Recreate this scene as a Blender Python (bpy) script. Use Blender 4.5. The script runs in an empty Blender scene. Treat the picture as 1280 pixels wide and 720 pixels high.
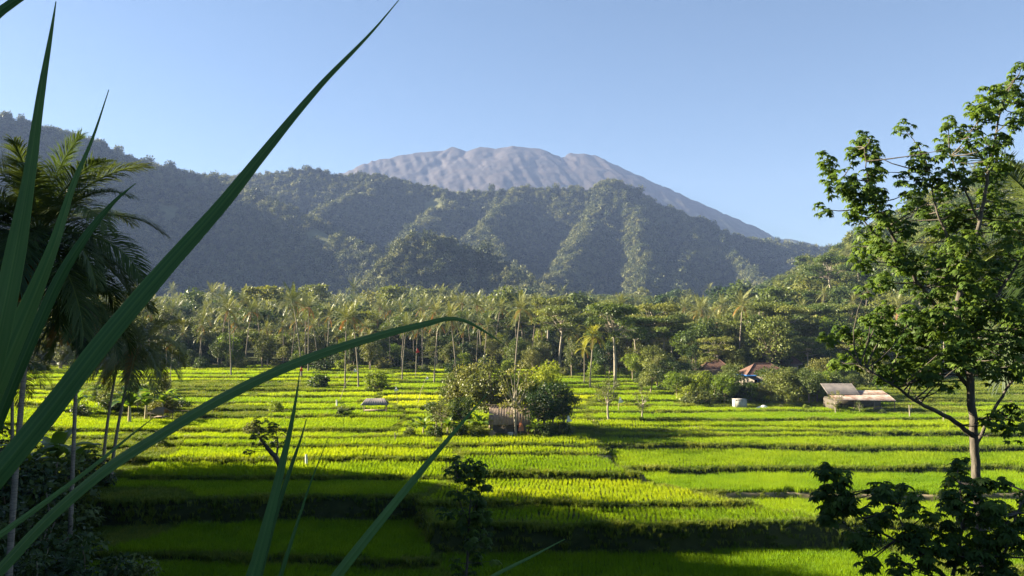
import bpy, math
import numpy as np
from mathutils import Vector

rng = np.random.default_rng(11)
SC = bpy.context.scene
COL = SC.collection
R = math.radians

# ------------------------------------------------------------------ camera
EYE = np.array([0.0, 0.0, 16.8])
F = 1000.0                      # focal length in pixels of the 1280 px wide photograph
PITCH = math.atan(50 / F)
cam_d = bpy.data.cameras.new('camera')
cam_d.sensor_width = 36
cam_d.lens = 36 * F / 1280
cam_d.clip_start = 0.05
cam_d.clip_end = 20000
cam = bpy.data.objects.new('camera', cam_d)
COL.objects.link(cam)
cam.location = EYE
cam.rotation_euler = (R(90) + PITCH, 0, 0)
SC.camera = cam

# ------------------------------------------------------------------ light
SUN_EL = R(23)
SUN_TO = np.array([-0.965, 0.26])              # horizontal direction towards the sun
SUN_TO = SUN_TO / np.linalg.norm(SUN_TO)
sun_dir = Vector((SUN_TO[0] * math.cos(SUN_EL), SUN_TO[1] * math.cos(SUN_EL), math.sin(SUN_EL)))
w = bpy.data.worlds.new('World')
SC.world = w
w.use_nodes = True
nt = w.node_tree
sky = nt.nodes.new('ShaderNodeTexSky')
sky.sky_type = 'NISHITA'
sky.sun_disc = False
sky.sun_elevation = SUN_EL
sky.sun_rotation = math.atan2(SUN_TO[0], SUN_TO[1])
sky.altitude = 300
sky.air_density = 1.0
sky.dust_density = 0.6
sky.ozone_density = 3.0
bg = nt.nodes['Background']
bg.inputs['Strength'].default_value = 0.026
nt.links.new(sky.outputs[0], bg.inputs['Color'])
sl = bpy.data.lights.new('sun', 'SUN')
sl.energy = 5.0
sl.angle = R(0.5)
sl.color = (1.0, 0.87, 0.62)
so = bpy.data.objects.new('sun', sl)
COL.objects.link(so)
so.location = (-200, 60, 120)
so.rotation_euler = sun_dir.to_track_quat('Z', 'Y').to_euler()
SC.view_settings.view_transform = 'Standard'
SC.view_settings.look = 'None'
SC.view_settings.gamma = 1
SC.view_settings.use_curve_mapping = False
SC.view_settings.exposure = 2.75
SC.render.engine = 'CYCLES'
cy = SC.cycles
cy.max_bounces = 5
cy.diffuse_bounces = 3
cy.glossy_bounces = 1
cy.transmission_bounces = 3
cy.volume_bounces = 0
cy.transparent_max_bounces = 4
cy.use_denoising = True
cy.sample_clamp_indirect = 4
cy.caustics_reflective = False
cy.caustics_refractive = False
HAZE = 0.00015

# ------------------------------------------------------------------ helpers
FWD = np.array([0, math.cos(PITCH), math.sin(PITCH)])
UP = np.array([0, -math.sin(PITCH), math.cos(PITCH)])
RT = np.array([1.0, 0, 0])


def P(px, py, d):
    """point at forward distance d (world y) seen at photo pixel (px, py)"""
    v = FWD + (px - 640) / F * RT - (py - 360) / F * UP
    return EYE + v * (d / v[1])


def vnoise(x, y, seed=0):
    x = np.asarray(x, float); y = np.asarray(y, float)
    xi = np.floor(x).astype(np.int64); yi = np.floor(y).astype(np.int64)
    xf = x - xi; yf = y - yi
    def h(a, b):
        n = (a * 374761393 + b * 668265263 + seed * 1274126177) & 0x7fffffff
        n = ((n ^ (n >> 13)) * 1274126177) & 0x7fffffff
        return ((n ^ (n >> 16)) & 0xffff) / 65535.0
    u = xf * xf * (3 - 2 * xf); v = yf * yf * (3 - 2 * yf)
    return (h(xi, yi) * (1 - u) + h(xi + 1, yi) * u) * (1 - v) + (h(xi, yi + 1) * (1 - u) + h(xi + 1, yi + 1) * u) * v


def fbm(x, y, seed=0, octv=4):
    s = 0; a = 0.5
    for o in range(octv):
        s = s + a * (vnoise(np.asarray(x) * 2 ** o, np.asarray(y) * 2 ** o, seed + o) - 0.5)
        a *= 0.55
    return s


def sstep(t):
    t = np.clip(t, 0, 1)
    return t * t * (3 - 2 * t)


class Geo:
    def __init__(self):
        self.V = []; self.Fs = []; self.T = []; self.n = 0

    def add(self, V, Fc, tone=0.5):
        V = np.asarray(V, float).reshape(-1, 3)
        Fc = np.asarray(Fc, np.int64)
        self.Fs.append(Fc + self.n)
        self.V.append(V)
        self.T.append(np.broadcast_to(np.asarray(tone, float), (len(V),)))
        self.n += len(V)

    def mesh(self, name, mat, smooth=False):
        me = bpy.data.meshes.new(name)
        V = np.concatenate(self.V); T = np.concatenate(self.T)
        me.vertices.add(len(V)); me.vertices.foreach_set('co', V.astype(np.float32).ravel())
        tot = np.concatenate([np.full(len(f), f.shape[1]) for f in self.Fs])
        li = np.concatenate([f.ravel() for f in self.Fs])
        st = np.concatenate([[0], np.cumsum(tot)[:-1]])
        me.loops.add(len(li)); me.loops.foreach_set('vertex_index', li.astype(np.int32))
        me.polygons.add(len(tot)); me.polygons.foreach_set('loop_start', st.astype(np.int32))
        me.polygons.foreach_set('loop_total', tot.astype(np.int32))
        if smooth:
            me.polygons.foreach_set('use_smooth', np.ones(len(tot), bool))
        a = me.attributes.new('tone', 'FLOAT', 'POINT')
        a.data.foreach_set('value', T.astype(np.float32))
        me.update(calc_edges=True)
        me.materials.append(mat)
        return me

    def obj(self, name, mat, parent=None, smooth=False, link=True):
        o = bpy.data.objects.new(name, self.mesh(name, mat, smooth))
        if link:
            COL.objects.link(o)
        if parent is not None:
            o.parent = parent
        return o


def tag(o, label=None, cat=None, group=None, kind=None):
    if label: o['label'] = label
    if cat: o['category'] = cat
    if group: o['group'] = group
    if kind: o['kind'] = kind
    return o


def empty(name, loc, rz=0.0, s=1.0):
    o = bpy.data.objects.new(name, None)
    o.location = loc
    o.rotation_euler = (0, 0, rz)
    o.scale = (s, s, s)
    o.empty_display_size = 0.3
    COL.objects.link(o)
    return o


def copy_tree(src, loc, rz, s, label, group):
    r = src.copy(); COL.objects.link(r)
    r.location = loc; r.rotation_euler = (0, 0, rz); r.scale = s if hasattr(s, '__len__') else (s, s, s)
    r['label'] = label
    if group: r['group'] = group
    for ch in src.children:
        c = ch.copy(); COL.objects.link(c); c.parent = r
        for g in ch.children:
            d = g.copy(); COL.objects.link(d); d.parent = c
    return r


def tube(geo, pts, rad, sides=7, tone=0.5, cap=True):
    pts = np.asarray(pts, float); n = len(pts)
    rad = np.broadcast_to(np.asarray(rad, float), (n,))
    tan = np.gradient(pts, axis=0)
    tan /= np.linalg.norm(tan, axis=1)[:, None] + 1e-9
    ref = np.array([0.31, 0.95, 0.05])
    if abs(tan[0] @ ref) > 0.9: ref = np.array([1.0, 0, 0])
    a = np.cross(tan, ref); a /= np.linalg.norm(a, axis=1)[:, None] + 1e-9
    b = np.cross(tan, a)
    th = np.arange(sides) * 2 * math.pi / sides
    V = pts[:, None] + rad[:, None, None] * (np.cos(th)[None, :, None] * a[:, None] + np.sin(th)[None, :, None] * b[:, None])
    idx = np.arange(n * sides).reshape(n, sides)
    q = np.stack([idx[:-1], np.roll(idx[:-1], -1, 1), np.roll(idx[1:], -1, 1), idx[1:]], -1).reshape(-1, 4)
    geo.add(V.reshape(-1, 3), q, tone)
    if cap:
        geo.add(V[-1], [list(range(sides))], tone)


def box(geo, c, s, tone=0.5, rz=0.0, rx=0.0):
    c = np.asarray(c, float); s = np.asarray(s, float) / 2
    k = np.array([[-1, -1, -1], [1, -1, -1], [1, 1, -1], [-1, 1, -1], [-1, -1, 1], [1, -1, 1], [1, 1, 1], [-1, 1, 1]], float) * s
    if rx:
        ca, sa = math.cos(rx), math.sin(rx)
        k = np.stack([k[:, 0], k[:, 1] * ca - k[:, 2] * sa, k[:, 1] * sa + k[:, 2] * ca], 1)
    if rz:
        ca, sa = math.cos(rz), math.sin(rz)
        k = np.stack([k[:, 0] * ca - k[:, 1] * sa, k[:, 0] * sa + k[:, 1] * ca, k[:, 2]], 1)
    geo.add(k + c, [[0, 3, 2, 1], [4, 5, 6, 7], [0, 1, 5, 4], [1, 2, 6, 5], [2, 3, 7, 6], [3, 0, 4, 7]], tone)


def norm(a):
    return a / (np.linalg.norm(a, axis=-1, keepdims=True) + 1e-9)


def leaves(geo, base, direc, nrm, length, width, tone=0.5, fold=0.12):
    """rhomb leaves with a fold; base (N,3), direc (N,3) unit, nrm (N,3)"""
    N = len(base)
    length = np.broadcast_to(length, (N,))[:, None]; width = np.broadcast_to(width, (N,))[:, None]
    side = norm(np.cross(direc, nrm)); up = norm(np.cross(side, direc))
    m = base + direc * length * 0.45
    V = np.stack([base, m + side * width * 0.5 + up * width * fold, base + direc * length - up * length * 0.12,
                  m - side * width * 0.5 + up * width * fold], 1)
    q = np.arange(N * 4).reshape(N, 4)
    t = np.repeat(np.broadcast_to(tone, (N,)), 4)
    geo.add(V.reshape(-1, 3), q, t)


def unit(n, r=rng):
    return norm(r.normal(size=(n, 3)))


# ------------------------------------------------------------------ materials
def new_mat(name):
    m = bpy.data.materials.new(name); m.use_nodes = True
    m.node_tree.nodes.clear()
    return m, m.node_tree.nodes, m.node_tree.links


def leaf_mat(name, dark, light, trans=0.35, tcol=None, rough=0.5, spec=0.3, hue_var=0.03, val_var=0.5, tint_attr=False, noise=None):
    m, N, L = new_mat(name)
    out = N.new('ShaderNodeOutputMaterial')
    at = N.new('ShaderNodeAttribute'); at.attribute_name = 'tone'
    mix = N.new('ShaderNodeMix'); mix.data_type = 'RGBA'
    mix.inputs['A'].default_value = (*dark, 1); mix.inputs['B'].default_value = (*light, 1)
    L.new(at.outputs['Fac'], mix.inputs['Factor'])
    col = mix.outputs['Result']
    oi = N.new('ShaderNodeObjectInfo')
    hs = N.new('ShaderNodeHueSaturation')
    rnd = oi.outputs['Random']
    if tint_attr:
        ti = N.new('ShaderNodeAttribute'); ti.attribute_type = 'INSTANCER'; ti.attribute_name = 'tint'
        rnd = ti.outputs['Fac']
    mh = N.new('ShaderNodeMapRange'); mh.inputs['To Min'].default_value = 0.5 + hue_var; mh.inputs['To Max'].default_value = 0.5 - hue_var
    mv = N.new('ShaderNodeMapRange'); mv.inputs['To Min'].default_value = 1 - val_var / 2; mv.inputs['To Max'].default_value = 1 + val_var / 2
    L.new(rnd, mh.inputs['Value']); L.new(rnd, mv.inputs['Value'])
    L.new(mh.outputs[0], hs.inputs['Hue']); L.new(mv.outputs[0], hs.inputs['Value'])
    L.new(col, hs.inputs['Color'])
    col = hs.outputs['Color']
    p = N.new('ShaderNodeBsdfPrincipled')
    p.inputs['Roughness'].default_value = rough
    p.inputs['Specular IOR Level'].default_value = spec
    L.new(col, p.inputs['Base Color'])
    t = N.new('ShaderNodeBsdfTranslucent')
    tm = N.new('ShaderNodeMix'); tm.data_type = 'RGBA'; tm.blend_type = 'MULTIPLY'; tm.inputs['Factor'].default_value = 1
    L.new(col, tm.inputs['A']); tm.inputs['B'].default_value = (*(tcol or (1.3, 1.25, 0.6)), 1)
    L.new(tm.outputs['Result'], t.inputs['Color'])
    ms = N.new('ShaderNodeMixShader'); ms.inputs['Fac'].default_value = trans
    L.new(p.outputs[0], ms.inputs[1]); L.new(t.outputs[0], ms.inputs[2])
    L.new(ms.outputs[0], out.inputs['Surface'])
    return m


def surf_mat(name, c1, c2, scale=4.0, rough=0.8, spec=0.2, bump=0.0, stretch=(1, 1, 1), tone=False, c3=None, metallic=0.0):
    m, N, L = new_mat(name)
    out = N.new('ShaderNodeOutputMaterial')
    p = N.new('ShaderNodeBsdfPrincipled')
    p.inputs['Roughness'].default_value = rough; p.inputs['Specular IOR Level'].default_value = spec
    p.inputs['Metallic'].default_value = metallic
    tc = N.new('ShaderNodeTexCoord'); mp = N.new('ShaderNodeMapping'); mp.inputs['Scale'].default_value = stretch
    L.new(tc.outputs['Object'], mp.inputs['Vector'])
    no = N.new('ShaderNodeTexNoise'); no.inputs['Scale'].default_value = scale; no.inputs['Detail'].default_value = 6
    no.inputs['Roughness'].default_value = 0.65
    L.new(mp.outputs[0], no.inputs['Vector'])
    mr = N.new('ShaderNodeMapRange'); mr.inputs['From Min'].default_value = 0.33; mr.inputs['From Max'].default_value = 0.67
    L.new(no.outputs['Fac'], mr.inputs['Value'])
    mix = N.new('ShaderNodeMix'); mix.data_type = 'RGBA'
    mix.inputs['A'].default_value = (*c1, 1); mix.inputs['B'].default_value = (*c2, 1)
    L.new(mr.outputs[0], mix.inputs['Factor'])
    col = mix.outputs['Result']
    if c3:
        at = N.new('ShaderNodeAttribute'); at.attribute_name = 'tone'
        m2 = N.new('ShaderNodeMix'); m2.data_type = 'RGBA'; m2.inputs['B'].default_value = (*c3, 1)
        L.new(col, m2.inputs['A']); L.new(at.outputs['Fac'], m2.inputs['Factor'])
        col = m2.outputs['Result']
    L.new(col, p.inputs['Base Color'])
    if bump:
        b = N.new('ShaderNodeBump'); b.inputs['Strength'].default_value = bump; b.inputs['Distance'].default_value = 0.1
        L.new(no.outputs['Fac'], b.inputs['Height']); L.new(b.outputs[0], p.inputs['Normal'])
    L.new(p.outputs[0], out.inputs['Surface'])
    return m


M = {}
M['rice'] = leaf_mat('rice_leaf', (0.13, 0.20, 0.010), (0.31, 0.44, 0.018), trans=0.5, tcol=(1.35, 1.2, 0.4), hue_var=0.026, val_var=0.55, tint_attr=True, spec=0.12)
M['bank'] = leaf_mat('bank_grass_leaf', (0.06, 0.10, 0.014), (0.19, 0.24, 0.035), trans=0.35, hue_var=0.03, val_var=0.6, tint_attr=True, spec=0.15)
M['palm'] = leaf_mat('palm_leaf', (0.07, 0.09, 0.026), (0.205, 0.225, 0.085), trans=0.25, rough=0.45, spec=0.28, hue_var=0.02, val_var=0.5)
M['palm_near'] = leaf_mat('near_palm_leaf', (0.03, 0.055, 0.018), (0.11, 0.15, 0.04), trans=0.25, rough=0.5, spec=0.12, hue_var=0.015, val_var=0.4)  # palm leaf with a darker colour, so the near palms look backlit
M['palm_dead'] = leaf_mat('dead_frond', (0.16, 0.085, 0.025), (0.36, 0.22, 0.06), trans=0.3, spec=0.1, tcol=(1.4, 1.0, 0.5))
M['palm_yellow'] = leaf_mat('yellow_frond', (0.14, 0.16, 0.02), (0.36, 0.36, 0.05), trans=0.35, spec=0.3)
M['tree'] = leaf_mat('tree_leaf', (0.062, 0.09, 0.02), (0.165, 0.205, 0.05), trans=0.3, hue_var=0.035, val_var=0.7)
M['tree_dark'] = leaf_mat('dark_tree_leaf', (0.022, 0.045, 0.012), (0.06, 0.10, 0.02), trans=0.25, hue_var=0.02, val_var=0.4)
M['tree_yellow'] = leaf_mat('yellow_tree_leaf', (0.10, 0.15, 0.015), (0.23, 0.30, 0.03), trans=0.4, hue_var=0.02, val_var=0.4)
M['tree_olive'] = leaf_mat('olive_tree_leaf', (0.065, 0.085, 0.022), (0.165, 0.18, 0.05), trans=0.3, hue_var=0.02, val_var=0.5)
M['hill_tree'] = leaf_mat('hill_tree_leaf', (0.05, 0.066, 0.024), (0.16, 0.175, 0.07), trans=0.15, spec=0.1, hue_var=0.03, val_var=0.9)
M['fg_tree'] = leaf_mat('palmate_leaf', (0.035, 0.075, 0.016), (0.12, 0.19, 0.03), trans=0.42, rough=0.5, spec=0.2, hue_var=0.01, val_var=0.2)
M['banana'] = leaf_mat('banana_leaf', (0.07, 0.13, 0.02), (0.20, 0.28, 0.04), trans=0.4, rough=0.4, spec=0.4)
M['blade'] = leaf_mat('sword_leaf', (0.05, 0.125, 0.035), (0.15, 0.27, 0.075), trans=0.38, rough=0.55, spec=0.22, hue_var=0.02, val_var=0.35, tcol=(1.0, 1.2, 0.5))
M['bark'] = surf_mat('bark', (0.16, 0.12, 0.085), (0.34, 0.28, 0.21), 3.0, stretch=(2, 2, 0.6), bump=0.4)
M['bark_dark'] = surf_mat('dark_bark', (0.055, 0.048, 0.04), (0.12, 0.105, 0.085), 5.0, stretch=(2, 2, 0.6), bump=0.4)
M['bark_pale'] = surf_mat('pale_bark', (0.22, 0.19, 0.15), (0.40, 0.35, 0.28), 2.0, stretch=(2, 2, 0.5), bump=0.3)
M['palm_bark'] = surf_mat('palm_bark', (0.15, 0.125, 0.10), (0.33, 0.28, 0.22), 4.0, stretch=(0.6, 0.6, 4), bump=0.5)
M['wood'] = surf_mat('weathered_wood', (0.12, 0.09, 0.065), (0.26, 0.21, 0.16), 6, stretch=(3, 3, 0.5))
M['bamboo'] = surf_mat('bamboo', (0.30, 0.25, 0.15), (0.48, 0.41, 0.27), 5, stretch=(3, 3, 0.5), rough=0.5)
M['thatch'] = surf_mat('thatch', (0.15, 0.115, 0.09), (0.29, 0.23, 0.18), 7, stretch=(4, 1, 1), bump=0.4)
M['tile'] = surf_mat('clay_tile', (0.085, 0.05, 0.04), (0.16, 0.09, 0.07), 5, bump=0.2)
M['zinc'] = surf_mat('rusted_zinc', (0.17, 0.155, 0.15), (0.27, 0.24, 0.225), 1.2, rough=0.55, spec=0.4)
M['zinc_rust'] = surf_mat('rusty_sheet', (0.46, 0.42, 0.38), (0.20, 0.09, 0.055), 1.1, rough=0.7)
M['white_wall'] = surf_mat('whitewash', (0.34, 0.33, 0.31), (0.50, 0.48, 0.45), 1.5)
M['blue'] = surf_mat('blue_paint', (0.03, 0.14, 0.42), (0.05, 0.20, 0.52), 2)
M['dark'] = surf_mat('dark_opening', (0.02, 0.02, 0.02), (0.035, 0.03, 0.03), 2)
M['brick'] = surf_mat('grey_wall', (0.22, 0.19, 0.16), (0.34, 0.30, 0.26), 3)
M['cloth_white'] = surf_mat('white_cloth', (0.72, 0.71, 0.68), (0.82, 0.81, 0.78), 6)
M['cloth_red'] = surf_mat('red_cloth', (0.55, 0.04, 0.03), (0.65, 0.07, 0.05), 6)
M['cloth_orange'] = leaf_mat('orange_cloth', (0.55, 0.24, 0.12), (0.62, 0.32, 0.18), trans=0.4, tcol=(1.1, 0.9, 0.7), val_var=0)
M['volcano'] = surf_mat('volcanic_rock', (0.020, 0.018, 0.021), (0.048, 0.036, 0.034), 0.02, bump=0.3, c3=(0.035, 0.045, 0.025))
M['hill'] = surf_mat('hill_ground', (0.05, 0.065, 0.024), (0.13, 0.13, 0.05), 0.03)
M['dirt'] = surf_mat('dirt', (0.22, 0.16, 0.10), (0.36, 0.28, 0.19), 2.5)
M['stone'] = surf_mat('stone', (0.10, 0.09, 0.085), (0.22, 0.2, 0.19), 3, bump=0.4)

# ------------------------------------------------------------------ ground: terraces
def wob(x, y, s):
    return 1.3 * np.sin(x / 17.0 + s * 3.3) + 1.1 * np.sin(x / 9.0 + s * 2.1) + 0.55 * np.sin(x / 3.7 + s * 4.3) + 0.25 * np.sin(x / 1.45 + s * 1.7) + 0.12 * np.sin(x / 0.5 + s)


class Region:
    """a stack of terraces: front edges D(x) with rises"""
    def __init__(self, D, rise, slope, seed, amp):
        self.D = D; self.rise = rise; self.slope = slope; self.seed = seed; self.amp = amp

    def edge(self, k, x):
        return self.D[k] + self.slope[k] * x + self.amp[k] * wob(x, 0, self.seed + k * 1.37)


def strips(lst, xref, seed, slopes=None):
    z = 0.0; D = []; rise = []
    for yt, yf in lst:
        d = (16.8 - z) * 1000 / (yf - 410)
        r = max(0.22, (yf - yt) / 1000 * d - 0.3)
        D.append(d); rise.append(r); z += r
    rise = [q * 3.5 / z for q in rise]
    r_ = np.random.default_rng(seed)
    sl = slopes or list(r_.uniform(-0.03, 0.03, len(D)))
    D = [d - s * xref for d, s in zip(D, sl)]
    return Region(D, rise, sl, seed, [0.55 if q > 0.3 else 0.4 for q in rise])


RA = strips([(712, 719), (684, 691), (655, 668), (616, 628), (584, 595), (559, 568), (548, 552), (537, 542)], 24, 5)
RB = strips([(655, 690), (627, 636), (590, 602), (571, 575), (556, 563)], 0, 2)
RC = strips([(690, 702), (622, 655), (596, 600), (571, 580), (556, 563), (545, 550)], -30, 3)


def upper(seed, n0):
    r_ = np.random.default_rng(seed)
    D = []; rise = []; d = n0
    while d < 198:
        st = r_.uniform(5.0, 10.5)
        D.append(d); rise.append(st * 0.036); d += st
    t = sum(rise)
    rise = [q * 3.6 / t for q in rise]
    return Region(D, rise, list(r_.uniform(-0.05, 0.05, len(D))), seed, [0.55] * len(D))


UL, UM, UR = upper(21, 103.0), upper(22, 104.0), upper(23, 101.5)
AB_Y = np.array([30, 58, 63, 68, 77, 86, 98, 110, 400.0])
AB_X = np.array([34, 30, 24.5, 18.5, 11.4, 10.2, 10.0, 10.2, 10.5])


def xAB(y): return np.interp(y, AB_Y, AB_X) + 0.35 * np.sin(y / 2.3)
def xBC(y): return -0.085 * y + 1.6 * np.sin(y / 6.0) + 0.5 * np.sin(y / 1.9)
def xULM(y): return -0.15 * y + 1.8 * np.sin(y / 8.0)
def xUMR(y): return 0.10 * y + 1.2 * np.sin(y / 7.0)


def reg_z(rg, x, y):
    z = np.zeros_like(x); b = np.zeros_like(x); near = np.full_like(x, 1e9); k_id = np.zeros_like(x)
    for k in range(len(rg.D)):
        e = rg.edge(k, x); wd = 0.3 * rg.rise[k] + 0.12
        z += rg.rise[k] * sstep((y - e) / wd)
        b = np.maximum(b, 0.16 * np.exp(-((y - e - wd - 0.22) / 0.2) ** 2))
        t = y - e
        near = np.minimum(near, np.where(t < 0, -t - 0.12, np.maximum(0, t - wd - 0.32)))
        k_id = np.where(t > 0, k + 1, k_id)
    return z + b, near, k_id


def terraces(x, y):
    x = np.asarray(x, float); y = np.asarray(y, float)
    za, na, ka = reg_z(RA, x, y); zb, nb, kb = reg_z(RB, x, y); zc, nc, kc = reg_z(RC, x, y)
    a = sstep((x - xAB(y)) / 0.5 + 0.5); c = sstep((xBC(y) - x) / 0.5 + 0.5)
    zl = zb * (1 - a) * (1 - c) + za * a + zc * c * (1 - a)
    sel_a = x > xAB(y); sel_c = x < xBC(y)
    nl = np.where(sel_a, na, np.where(sel_c, nc, nb)); kl = np.where(sel_a, ka, np.where(sel_c, kc + 40, kb + 20))
    nl = np.minimum(nl, np.maximum(0, np.abs(x - xAB(y)) - 0.55))
    nl = np.minimum(nl, np.maximum(0, np.abs(x - xBC(y)) - 0.4))
    z1, n1, k1 = reg_z(UL, x, y); z2, n2, k2 = reg_z(UM, x, y); z3, n3, k3 = reg_z(UR, x, y)
    s1 = sstep((xULM(y) - x) / 0.6 + 0.5); s3 = sstep((x - xUMR(y)) / 0.6 + 0.5)
    zu = z1 * s1 + z3 * s3 + z2 * (1 - s1) * (1 - s3)
    q1 = x < xULM(y); q3 = x > xUMR(y)
    nu = np.where(q1, n1, np.where(q3, n3, n2)); ku = np.where(q1, k1 + 60, np.where(q3, k3 + 100, k2 + 80))
    nu = np.minimum(nu, np.maximum(0, np.abs(x - xULM(y)) - 0.4)); nu = np.minimum(nu, np.maximum(0, np.abs(x - xUMR(y)) - 0.4))
    up_ = y > 100.0
    return zl + zu, np.where(up_, np.minimum(nu, y - 100.3), np.minimum(nl, 100.2 - y)), np.where(up_, ku, kl)


def gz(x, y):
    x = np.asarray(x, float); y = np.asarray(y, float)
    zt, _, _ = terraces(x, np.minimum(y, 205))
    slope = np.where(y < 52, np.maximum(0, 15.2 - 0.318 * np.clip(y, -6, 60)), 0)
    lump = 0.35 * fbm(x / 2.5, y / 2.5, 9) * sstep((48 - y) / 3)
    z = zt + slope + lump
    z = z + np.clip(y - 200, 0, 520) * 0.050 + 1.5 * fbm(x / 30, y / 30, 3) * sstep((y - 205) / 40)
    # hillside off to the left, rising hill on the right
    z = z + 25 * np.exp(-(((x + 98) / 30) ** 2) - ((y - 44) / 48) ** 2) * sstep((-x - 50) / 22)
    z = z + 60 * sstep((x - 0.24 * y) / 150) * sstep((y - 170) / 170) * (1 - 0.6 * sstep((y - 480) / 250))
    return z


def gz1(x, y): return float(gz(np.array([x]), np.array([y]))[0])


def on_ground(px, d):
    x = (px - 640) / F * d * (1 / math.cos(PITCH)) * 1.0
    x = float(P(px, 400, d)[0])
    return x, d, gz1(x, d)


ys = np.concatenate([np.linspace(-140, -8, 24), np.arange(-6, 46, 1.0), np.arange(46, 100, 0.22), np.arange(100, 206, 0.42),
                     np.arange(207, 330, 3), np.arange(335, 760, 9), [780, 850, 950, 1200, 1600, 2200, 3000, 3700]])
us = np.linspace(-1, 1, 361)
us = np.sign(us) * np.abs(us) ** 1.15
W = np.interp(ys, [-140, 0, 50, 200, 700, 950, 3700], [150, 150, 150, 230, 620, 900, 2650])
X = us[None] * W[:, None]; Y = np.repeat(ys[:, None], len(us), 1)
Z = gz(X, Y)
pt = 1.4 * np.exp(-((X - xAB(Y)) / 0.6) ** 4) * (Y > 74) * (Y < 99) * (0.35 + 0.65 * vnoise(X * 3, Y * 1.2, 3))
pt = np.maximum(pt, 0.75 * (fbm(X / 3.0, Y / 3.0, 31) > 0.17) * (Y > 103) * (Y < 210))
bund = np.exp(-((Y - RA.edge(3, X) - 0.3 * RA.rise[3] - 0.34) / 0.3) ** 4) * (X > 19) * (X < 48)
pt = np.clip(np.maximum(pt, bund * (0.5 + 0.5 * vnoise(X * 2, Y * 2, 8))), 0, 1)
n0, n1 = X.shape
idx = np.arange(n0 * n1).reshape(n0, n1)
g = Geo()
g.add(np.stack([X, Y, Z], -1).reshape(-1, 3), np.stack([idx[:-1, :-1], idx[:-1, 1:], idx[1:, 1:], idx[1:, :-1]], -1).reshape(-1, 4), pt.ravel())
M['ground'] = surf_mat('ground', (0.022, 0.030, 0.010), (0.055, 0.065, 0.022), 0.8, c3=(0.34, 0.27, 0.17), rough=0.95, spec=0.05)
tag(g.obj('ground', M['ground'], smooth=True), kind='structure')

# ------------------------------------------------------------------ hills and volcano
def ridge_field(ridges, x, y, k=7.0):
    acc = None
    for pts, slope in ridges:
        pts = np.asarray(pts)
        best = np.full(x.shape, -1e9)
        for a, b in zip(pts[:-1], pts[1:]):
            ab = b[:2] - a[:2]; L2 = ab @ ab
            t = np.clip(((x - a[0]) * ab[0] + (y - a[1]) * ab[1]) / L2, 0, 1)
            r = np.hypot(x - a[0] - t * ab[0], y - a[1] - t * ab[1])
            h = a[2] + t * (b[2] - a[2]) - slope * (np.sqrt(r * r + 64) - 8)
            best = np.maximum(best, h)
        acc = best if acc is None else np.maximum(acc, best) + k * np.log1p(np.exp(-np.abs(acc - best) / k))
    return acc


def line(*pts): return [P(*p) for p in pts]


TR = 7  # crown height already standing above the ridge line, in photo pixels
hill_ridges = [
    (line((-420, 150, 900), (-200, 140, 1020), (-50, 150, 1100), (0, 153, 1130), (100, 178, 1180), (200, 214, 1230), (270, 230, 1240), (360, 270, 1130), (450, 316, 1020), (540, 354, 930), (610, 376, 850)), 0.82),
    (line((250, 236, 1500), (300, 226, 1480), (375, 216, 1460), (420, 223, 1450), (470, 227, 1450), (545, 240, 1440), (580, 248, 1430), (650, 243, 1420), (690, 242, 1410), (735, 240, 1400), (768, 234, 1400), (800, 246, 1410), (830, 263, 1420), (870, 281, 1430), (920, 298, 1440), (960, 307, 1450), (1030, 316, 1450), (1120, 330, 1400), (1250, 338, 1350), (1400, 330, 1350)), 1.0),
    (line((470, 227, 1450), (440, 250, 1370), (405, 268, 1270), (395, 300, 1180)), 1.0),
    (line((545, 240, 1440), (560, 262, 1360), (520, 290, 1230), (500, 320, 1120)), 1.0),
    (line((650, 243, 1420), (605, 285, 1230), (632, 330, 1060), (665, 358, 950), (700, 372, 880)), 1.15),
    (line((765, 236, 1400), (748, 262, 1310), (722, 308, 1150), (695, 350, 1000)), 1.2),
    (line((775, 236, 1400), (792, 280, 1250), (806, 330, 1080), (800, 370, 950)), 1.15),
    (line((840, 268, 1420), (868, 300, 1270), (850, 345, 1090), (845, 375, 980)), 1.15),
    (line((880, 285, 1430), (905, 318, 1250), (945, 350, 1080), (965, 372, 980)), 1.1),
    (line((960, 307, 1450), (990, 335, 1280), (1000, 365, 1120)), 0.8),
    (line((485, 340, 790), (515, 312, 820), (560, 308, 830), (600, 324, 810), (645, 352, 770), (690, 374, 720)), 1.1),
]


def hill_z(x, y):
    wx = x + 30 * fbm(x / 90, y / 90, 5); wy = y + 30 * fbm(x / 90, y / 90, 6)
    h = ridge_field(hill_ridges, wx, wy)
    h = h + 14 * fbm(x / 60, y / 60, 7) * np.clip((h - 20) / 60, 0, 1)
    return h


hx = np.arange(-1150, 1300, 8.0); hy = np.arange(600, 1800, 8.0)
HX, HY = np.meshgrid(hx, hy)
HZ = hill_z(HX, HY)
HG = gz(HX, HY)
HZ = np.maximum(HZ, HG - 6)
n0, n1 = HX.shape; idx = np.arange(n0 * n1).reshape(n0, n1)
g = Geo()
g.add(np.stack([HX, HY, HZ], -1).reshape(-1, 3), np.stack([idx[:-1, :-1], idx[:-1, 1:], idx[1:, 1:], idx[1:, :-1]], -1).reshape(-1, 4), 0)
tag(g.obj('hills', M['hill'], smooth=True), kind='structure')

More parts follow.
